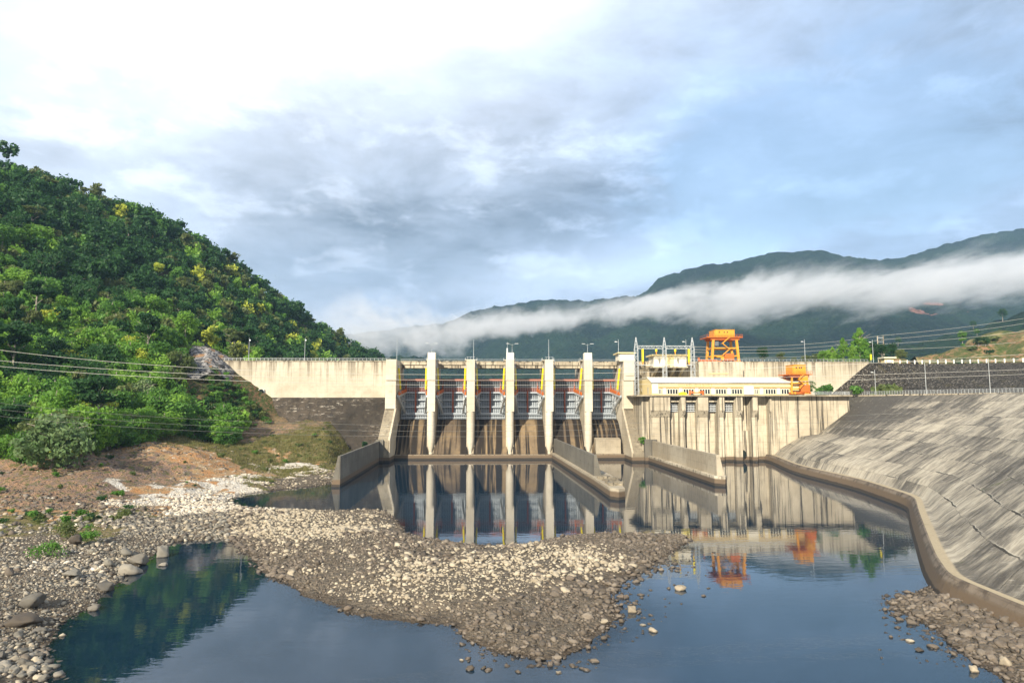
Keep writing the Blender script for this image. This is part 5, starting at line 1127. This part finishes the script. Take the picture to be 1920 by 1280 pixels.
# scrub scattered over the banks
sc_pts = [(u, v) for u, v in zip(r.uniform(0, 640, 900), r.uniform(800, 985, 900))]
cnt = 0; proto = []
for j in range(4):
    V, F = crown(400+j, 260, .16, .9, .6, .5, 6); me = npmesh('scrub_plant', V, F, [LM[[0, 3, 3, 1][j]]]); proto.append(me.data); bpy.data.objects.remove(me)
for u, v in sc_pts:
    p = on(u, v)
    if p.y > 262 or p.z < 1.0: continue
    zn = zone(np.array([p.x]), np.array([p.y]))[0]
    if zn[3]+zn[4] > .6 and r.random() > .08: continue
    if r.random() > (.2+.8*zn[2]): continue
    o = bpy.data.objects.new('scrub_plant', proto[cnt % 4]); COL.objects.link(o); o.location = p; q = r.uniform(.5, 1.5); o.scale = (q, q, q*r.uniform(.6, 1.1)); o.rotation_euler.z = r.uniform(0, 6)
    tag(o, 'small green plant scattered on the bare bank under the forest', 'plant', 'small plants on the bare bank'); cnt += 1
    if cnt >= 92: break
for j in range(34):   # scrub on the brown hill
    k_ = r.integers(0, HCV.shape[0]-18); l_ = r.integers(10, HCV.shape[1]-25); q = HCV[k_, l_]; 
    o = bpy.data.objects.new('scrub_plant', proto[j % 4]); COL.objects.link(o); o.location = q; s = r.uniform(2, 4.5); o.scale = (s, s, s*.8)
    tag(o, 'green shrub on the bare brown hill beyond the white post fence', 'plant', 'shrubs on the bare brown hill')
for j, (u, v) in enumerate(zip(r.uniform(385, 505, 330), r.uniform(684, 800, 330))):   # steep bank beside the dam wall
    p = on(u, v)
    if p.y > 276 or p.z < 9 or u > 400+(v-684)*.95: continue
    cnt += 1
    if cnt > 255: break
    o = bpy.data.objects.new('scrub_plant', proto[[0, 1, 0, 3, 2][j % 5] % 4]); COL.objects.link(o); o.location = p; s = r.uniform(1.0, 2.9); o.scale = (s, s, s*r.uniform(.6, 1.1)); o.rotation_euler.z = r.uniform(0, 6)
    tag(o, 'green shrub on the steep earth bank beside the long dam wall', 'plant', 'shrubs on the steep bank beside the dam wall')
# grass and weeds on the banks
gn = 9000; gxs, gys = r.uniform(-140, -38, gn*4), r.uniform(130, 262, gn*4); zq = zone(gxs, gys); zh = Hg(gxs, gys)
sel = (zq[:, 2] > r.uniform(.2, .8, gn*4)) & (zh > 1.0) & (zh < 30); gxs, gys, zh = gxs[sel][:gn], gys[sel][:gn], zh[sel][:gn]
V = []; 
for j in range(5):
    a_ = r.uniform(0, 6.28, len(gxs)); h_ = r.uniform(.25, .8, len(gxs)); w_ = .10; dx, dy = np.cos(a_), np.sin(a_); lx, ly = r.normal(size=len(gxs))*.3, r.normal(size=len(gxs))*.3
    bx, by = gxs+r.normal(size=len(gxs))*.3, gys+r.normal(size=len(gxs))*.3
    V.append(np.stack([np.stack([bx-dx*w_, by-dy*w_, zh-.05], -1), np.stack([bx+dx*w_, by+dy*w_, zh-.05], -1), np.stack([bx+lx, by+ly, zh+h_], -1)], 1))
V = np.concatenate(V).reshape(-1, 3); GRM = leafmat('grass_blade', (.10, .12, .03), (.20, .18, .07), 1.2)
tag(npmesh('grass', V, np.arange(len(V)).reshape(-1, 3), [GRM]), kind='stuff')
# grey rock face beside the dam crest
m, g = newmat('rock_face'); p = g.pos(); n_ = g.noise(p, .35, 6, .7); v_ = g.voro(p, .5)
c = g.mix(g.step(n_, .35, .65), (.10, .10, .10), (.38, .36, .34)); c = g.mix(g.step(g.noise(p, .9, 5, .75, mul=(1, 1, .35)), .52, .62), c, (.05, .05, .05)); c = g.mix(g.m('LESS_THAN', g.voro(p, .45, 'DISTANCE_TO_EDGE'), .05), c, (.04, .04, .04)); c = g.mix(g.step(g.noise(p, .2, 4), .56, .64), c, (.25, .15, .08)); RF = finish(m, g, c, .95, g.bump(g.m('ADD', n_, v_), .9, .6), .1)
Vr = []; 
nu2, nv2 = 46, 40
outl = [(430, 690), (366, 702), (352, 690), (356, 652), (372, 622), (395, 634), (415, 655), (438, 676)]
V = []
for j in range(nv2+1):
    for i in range(nu2+1):
        a_, b_ = i/nu2, j/nv2; u = 350+90*a_; vt_ = np.interp(u, [350, 362, 372, 385, 400, 415, 440], [672, 640, 618, 622, 636, 652, 680]); v = (704+6*math.sin(a_*9))*(1-b_)+vt_*b_
        q = hit(u, v, 200, 420); q -= ray(u, v).normalized()*(1.2+7*math.sin(math.pi*min(1, max(0, a_)))*.6); V.append((q.x, q.y, q.z))
V = np.array(V); V[:, 1] += fbm(V[:, 0]*1.0, V[:, 2], .22, 5)*2.5; V[:, 0] += fbm(V[:, 0]+40, V[:, 2], .3, 4)*1.2
idx = np.arange((nu2+1)*(nv2+1)).reshape(nv2+1, nu2+1); F = np.stack([idx[:-1, :-1], idx[:-1, 1:], idx[1:, 1:], idx[1:, :-1]], -1).reshape(-1, 4)
tag(npmesh('rock_outcrop', V, F, [RF], smooth=False), 'bare grey rock face in the forest at the end of the long dam wall', 'rock face')
# rock mound behind the hut
b = bmesh.new(); bmesh.ops.create_icosphere(b, subdivisions=4, radius=1)
for v in b.verts:
    c_ = v.co; f = 1+float(fbm(np.array(c_.x*3+c_.z), np.array(c_.y*3), 1.0, 4))*.35; v.co = Vector((c_.x*f, c_.y*f, c_.z*f))
me = bpy.data.meshes.new('rock_mound'); b.to_mesh(me); me.materials.append(SOIL); o = bpy.data.objects.new('rock_mound', me); COL.objects.link(o)
q = at(1675, 680, 312); o.location = (q.x, 312, 38.5); o.scale = (8.2, 7, 5.4); tag(o, 'brown rock mound behind the cream hut at the end of the dam crest', 'rock mound')
# ------------------------------------------------------------------ stones
def ico(sub):
    b = bmesh.new(); bmesh.ops.create_icosphere(b, subdivisions=sub, radius=1); V = np.array([v.co[:] for v in b.verts]); F = np.array([[v.index for v in f.verts] for f in b.faces]); b.free(); return V, F
def stone(sub, seed, cuts=7, rough=.10):
    V, F = ico(sub); r = np.random.default_rng(seed); V = V.copy()
    for k in range(cuts):
        d = r.normal(size=3); d /= np.linalg.norm(d); h = r.uniform(.55, .85); t = V@d-h; V -= np.where(t > 0, t*.92, 0)[:, None]*d
    V *= (1+fbm(V[:, 0]*2+seed, V[:, 1]*2+V[:, 2]*1.7, 1.1, 3)*rough*2)[:, None]
    return V*[1, .78, .56], F
def stonemat(name, cols, dark):
    m, g = newmat(name); p = g.pos(); n = g.noise(p, 1.3, 4, .6); n2 = g.noise(p, 9, 5, .65); z = g.sep(p)[2]; isl = g.n.new('ShaderNodeNewGeometry').outputs['Random Per Island']; ob = g.n.new('ShaderNodeObjectInfo').outputs['Random']
    rr_ = g.m('FRACT', g.m('ADD', isl, ob)); st = [(i/(len(cols)-1), c) for i, c in enumerate(cols)]
    c = g.ramp(rr_, *st); c = g.mix(g.m('MULTIPLY', g.step(n2, .45, .75), .35), c, dark); c = g.mix(g.m('MULTIPLY', g.step(n, .5, .7), .25), c, dark)
    wet = g.m('SUBTRACT', 1.0, g.step(z, .05, .16)); c = g.mix(g.m('MULTIPLY', wet, .75), c, (.03, .024, .018))
    return finish(m, g, c, g.m('SUBTRACT', .9, g.m('MULTIPLY', wet, .5)), g.bump(n2, .4, .05), .3)
SM = [stonemat('stone_pale', [(.34, .29, .21), (.42, .365, .27), (.25, .21, .15), (.48, .425, .32)], (.22, .19, .15)),
      stonemat('stone_brown', [(.10, .082, .062), (.15, .125, .097), (.065, .055, .043), (.21, .178, .14), (.12, .095, .072)], (.08, .06, .05)),
      stonemat('stone_grey', [(.15, .14, .115), (.22, .205, .17), (.09, .083, .07), (.32, .29, .235)], (.12, .11, .10)),
      stonemat('stone_white', [(.52, .47, .38), (.44, .38, .29), (.60, .56, .48)], (.36, .31, .24))]
SP = [stone(1, 10+i) for i in range(10)]
r = np.random.default_rng(11)
def sample(n, x0, x1, y0, y1): return r.uniform(x0, x1, n), r.uniform(y0, y1, n)
X_, Y_ = [], []
for (n, b) in ((30000, (-62, 42, 55, 112)), (16000, (-62, 45, 108, 150)), (9500, (-70, -24, 42, 90)), (15000, (-110, -36, 110, 215)), (12000, (-102, -48, 84, 136)), (5200, (38, 62, 42, 78))):
    a_, c_ = sample(n, *b); X_.append(a_); Y_.append(c_)
X_ = np.concatenate(X_); Y_ = np.concatenate(Y_); Z_ = Hg(X_, Y_)
d1 = sdist(X_, Y_, LAND1); d2 = sdist(X_, Y_, LAND2); u_, v_ = project(np.stack([X_, Y_, Z_], -1)); zn = zone(X_, Y_)
vis = (u_ > -60) & (u_ < 1990) & (v_ < 1340)
dd_ = np.maximum(d1, d2); cl = fbm(X_, Y_, .18, 3)
# shallows: scattered stones only off the tip of the spit and the right gravel
shal = (dd_ < .3) & (((u_ > 850) & (u_ < 1130) & (v_ > 1165)) | ((u_ > 1130) & (u_ < 1340) & (v_ > 1050) & (v_ < 1215)) | ((u_ > 1650) & (v_ > 1110)))
bed = (dd_ > -2.6) & (dd_ <= -.2) & (r.random(len(X_)) < .7)
keep = vis & ((dd_ > -.2) | bed | (shal & (r.random(len(X_)) < np.exp(dd_*.42)*.55*(cl > -.3))))
keep &= ~((zn[:, 0]+zn[:, 1]+zn[:, 2] > .5) & (r.random(len(X_)) > .22)) | shal
sand = (d1 > 0) & (d1 < 1.6+cl) & (u_ > 600) & (u_ < 870) & (v_ > 1120); keep &= ~(sand & (r.random(len(X_)) < .8)); keep &= ~((fbm(X_+80, Y_+5, .10, 4) < -.30) & (r.random(len(X_)) < .7) & (dd_ > .5))
bed &= ~(shal & (r.random(len(X_)) < np.exp(dd_*.42)*.55*(cl > -.3)))
X_, Y_, Z_, u_, v_, d1, d2, zn, cl, dd_, bed = [q[keep] for q in (X_, Y_, Z_, u_, v_, d1, d2, zn, cl, dd_, bed)]
n = len(X_); srt = fbm(X_+31, Y_, .09, 3); sz = np.exp(r.normal(-1.50, .44, n)+srt*.9); sz = np.clip(sz, .12, .95)
sz *= np.where((u_ < 330) & (v_ > 990), .92, 1.0)*np.where((u_ > 1650), 1.15, 1)*np.where(r.random(n) < .012, 1.7, 1)*np.where(dd_ < 0, .9, 1); sz = np.minimum(sz, .68)
sz = np.where((d1 > 1) & (u_ > 600) & (v_ > 1060) & (v_ < 1150) & (u_ < 1000), sz*.88, sz)
Z_ = np.where((dd_ < 0) & ~bed, np.maximum(Z_, -.18*sz-.02), Z_)
# tone zones: pale dry stones in the middle of the spit, brown ones along the wet rims, grey on the left bank, whitest by the orange earth
pale = np.exp(-(((u_-860)/250)**2+((v_-1095)/52)**2)*1.0)+np.exp(-(((u_-560)/170)**2+((v_-985)/36)**2))+.9*np.exp(-(((u_-1060)/120)**2+((v_-1040)/30)**2))+cl*.45+r.normal(size=n)*.22
brown = (np.clip(1.6-d1, 0, 1.6)*.45)*((u_ > 430))+np.exp(-(((u_-1080)/110)**2+((v_-1150)/55)**2))*1.1+np.exp(-(((u_-980)/120)**2+((v_-1200)/50)**2))+np.exp(-(((u_-1200)/120)**2+((v_-1010)/24)**2))*.9
mi = np.where(pale > .46+brown*.8, 0, 1); left = (u_ < 430) & (v_ > 960); mi = np.where(left, np.where(r.random(n) < .62, 2, np.where(r.random(n) < .5, 1, 0)), mi); mi = np.where((zn[:, 3] > .45) & (r.random(n) < .8), 3, mi); mi = np.where((v_ < 965) & (u_ > 430) & (mi == 1) & (r.random(n) < .35), 0, mi)
mi = np.where((u_ < 200) & (v_ < 1080) & (v_ > 980) & (r.random(n) < .18), 3, mi)
app = sz/Y_*(~bed)*(v_ < 1282)*(u_ > -5)*(u_ < 1925); od = np.argsort(-app); ind = od[:262]; rest = np.ones(n, bool); rest[ind] = False
yaw = r.uniform(0, 6.28, n); ti = r.normal(size=(n, 2))*.25; ki = r.integers(0, 10, n)
Vs, Fs_, Ms = [], [], []; off = 0
for k in range(10):
    V, F = SP[k]; J = np.where(rest & (ki == k))[0]; m_ = len(J)
    if not m_: continue
    c_, s_ = np.cos(yaw[J])[:, None], np.sin(yaw[J])[:, None]; a0, a1 = ti[J, 0][:, None], ti[J, 1][:, None]
    Q = V[None]*(sz[J]*1.0)[:, None, None]*np.stack([r.uniform(.8, 1.25, m_), r.uniform(.8, 1.2, m_), r.uniform(.75, 1.2, m_)], -1)[:, None, :]
    x, y, z = Q[..., 0], Q[..., 1], Q[..., 2]; z = z+x*a0+y*a1; x, y = x*c_-y*s_, x*s_+y*c_
    W_ = np.stack([x+X_[J][:, None], y+Y_[J][:, None], z+(Z_[J]+sz[J]*.16)[:, None]], -1)
    Vs.append(W_.reshape(-1, 3)); Fs_.append((F[None]+(np.arange(m_)*len(V))[:, None, None]+off).reshape(-1, 3)); Ms.append(np.repeat(mi[J], len(F))); off += m_*len(V)
print('stones', n, off)
tag(npmesh('river_stones', np.concatenate(Vs), np.concatenate(Fs_), SM, np.concatenate(Ms)), kind='stuff')
BP = []
for j in range(6):
    V, F = stone(3, 50+j, 13, .13)
    for q in range(4):
        o = npmesh('river_rock', V, F, [SM[q]], smooth=False); me = o.data; bpy.data.objects.remove(o); me.polygons.foreach_set('use_smooth', [True]*len(me.polygons)); BP.append(me)
tone = ['pale dry', 'brown', 'grey', 'whitish']
for i in ind:
    o = bpy.data.objects.new('river_rock', BP[int(ki[i]) % 6*4+int(mi[i])]); COL.objects.link(o); s = float(sz[i])
    o.location = (X_[i], Y_[i], Z_[i]+s*.16); o.scale = (s, s*r.uniform(.85, 1.15), s*r.uniform(.8, 1.15)); o.rotation_euler = (r.normal()*.2, r.normal()*.2, yaw[i])
    w = 'on the left bank' if u_[i] < 430 else ('on the gravel under the slab slope' if u_[i] > 1600 else 'on the gravel spit'); w = 'standing in shallow water' if dd_[i] < 0 else w
    tag(o, tone[int(mi[i])]+' rounded rock '+w, 'rock', tone[int(mi[i])]+' rocks '+w)
# the boulders one can point to: u, v of the waterline, width px, height ratio, tone
for u, v, w, hr, q, lab in [(300, 1046, 40, .95, 2, 'tall pale boulder standing alone in the dark pool beside the stony left bank'), (304, 1062, 22, .5, 2, 'flat small rock in the pool just in front of the tall pale boulder'),
        (254, 1058, 48, .6, 2, 'wide angular grey boulder at the edge of the left bank'), (171, 1146, 33, .6, 2, 'smooth pale boulder half in the water at the lower left bank'), (232, 1040, 36, .5, 2, 'grey boulder just behind the wide angular one'),
        (200, 1060, 28, .6, 2, 'grey boulder between the wide angular one and the bush'), (236, 1078, 62, .45, 2, 'long dark rock ridge along the edge of the left bank'), (190, 1108, 60, .4, 2, 'low dark ribbed rock at the left water edge'),
        (50, 1135, 66, .5, 2, 'large flat grey boulder on the lower left bank'), (30, 1175, 90, .35, 1, 'long low dark boulder at the lower left corner'), (138, 1018, 32, .75, 1, 'rounded brown boulder between the bushes on the left bank'),
        (14, 1078, 28, .7, 1, 'dark rounded boulder at the left border'), (40, 1250, 34, .6, 2, 'smooth grey boulder in the bottom left corner'), (130, 1080, 40, .4, 2, 'flat slab-like boulder in the middle of the left bank'),
        (1279, 1108, 32, .6, 0, 'largest lone rock standing in the blue water right of the gravel spit'), (1321, 1119, 14, .5, 1, 'small rock in the water beside the largest lone rock'), (1186, 1150, 32, .7, 0, 'angular pale rock at the right water edge of the spit'),
        (1226, 1186, 26, .5, 0, 'flat pale rock lying in the water off the tip of the spit'), (1207, 1174, 18, .4, 0, 'thin flat rock beside the flat pale one off the spit'), (1166, 1168, 15, .8, 1, 'small upright brown rock off the right edge of the spit'),
        (1135, 1168, 22, .6, 0, 'pale rock on the right edge of the spit'), (881, 1258, 22, .7, 1, 'dark rock in the water at the bottom of the spit'), (866, 1240, 14, .5, 0, 'small pale rock in the water left of the spit tip'), (1048, 1264, 20, .4, 0, 'flat pale rock at the bottom off the spit tip'),
        (1032, 1250, 18, .9, 1, 'upright brown rock at the bottom off the spit tip'), (790, 1164, 22, .5, 1, 'dark wet rock at the lower water edge of the spit'), (745, 1082, 22, .6, 0, 'pale smooth boulder in the middle of the spit'), (660, 1046, 34, .3, 0, 'pale driftwood-like long rock on the upper part of the spit'),
        (1890, 1248, 30, .8, 0, 'big rounded pale boulder in the lower right gravel'), (1830, 1262, 28, .8, 0, 'rounded pale boulder in the water at the lower right'), (1866, 1240, 26, .8, 1, 'rounded brown boulder beside the big pale one at the lower right'), (1672, 1196, 11, .7, 1, 'small lone rock in the water left of the right gravel'),
        (1710, 1205, 22, .5, 0, 'flat pale rock in the water before the right gravel'), (1728, 1222, 26, .4, 1, 'flat brown rock in the water before the right gravel')]:
    p = gz(u, v, .0); zg = max(float(Hg(p.x, p.y)), -.05); p = gz(u, v, zg); s = w/FPX*p.y*.40
    o = bpy.data.objects.new('boulder', BP[(int(u*7+v) % 6)*4+q]); COL.objects.link(o); o.location = (p.x, p.y+s*.5, zg+s*hr*.5); o.scale = (s, s, s*hr*2.0); o.rotation_euler = (0, 0, (u % 7)/7*1.2-.6); tag(o, lab, 'boulder')
S.render.engine = 'CYCLES'; S.cycles.max_bounces = 6; S.cycles.diffuse_bounces = 3; S.cycles.glossy_bounces = 3; S.cycles.transmission_bounces = 2; S.cycles.volume_bounces = 3; S.cycles.transparent_max_bounces = 6
S.cycles.use_denoising = True; S.cycles.sample_clamp_indirect = 6; S.cycles.use_adaptive_sampling = True; S.cycles.adaptive_threshold = .015
S.cycles.volume_max_steps = 96
S.view_settings.view_transform = 'Standard'; S.view_settings.look = 'None'; S.view_settings.exposure = .75; S.view_settings.gamma = 1
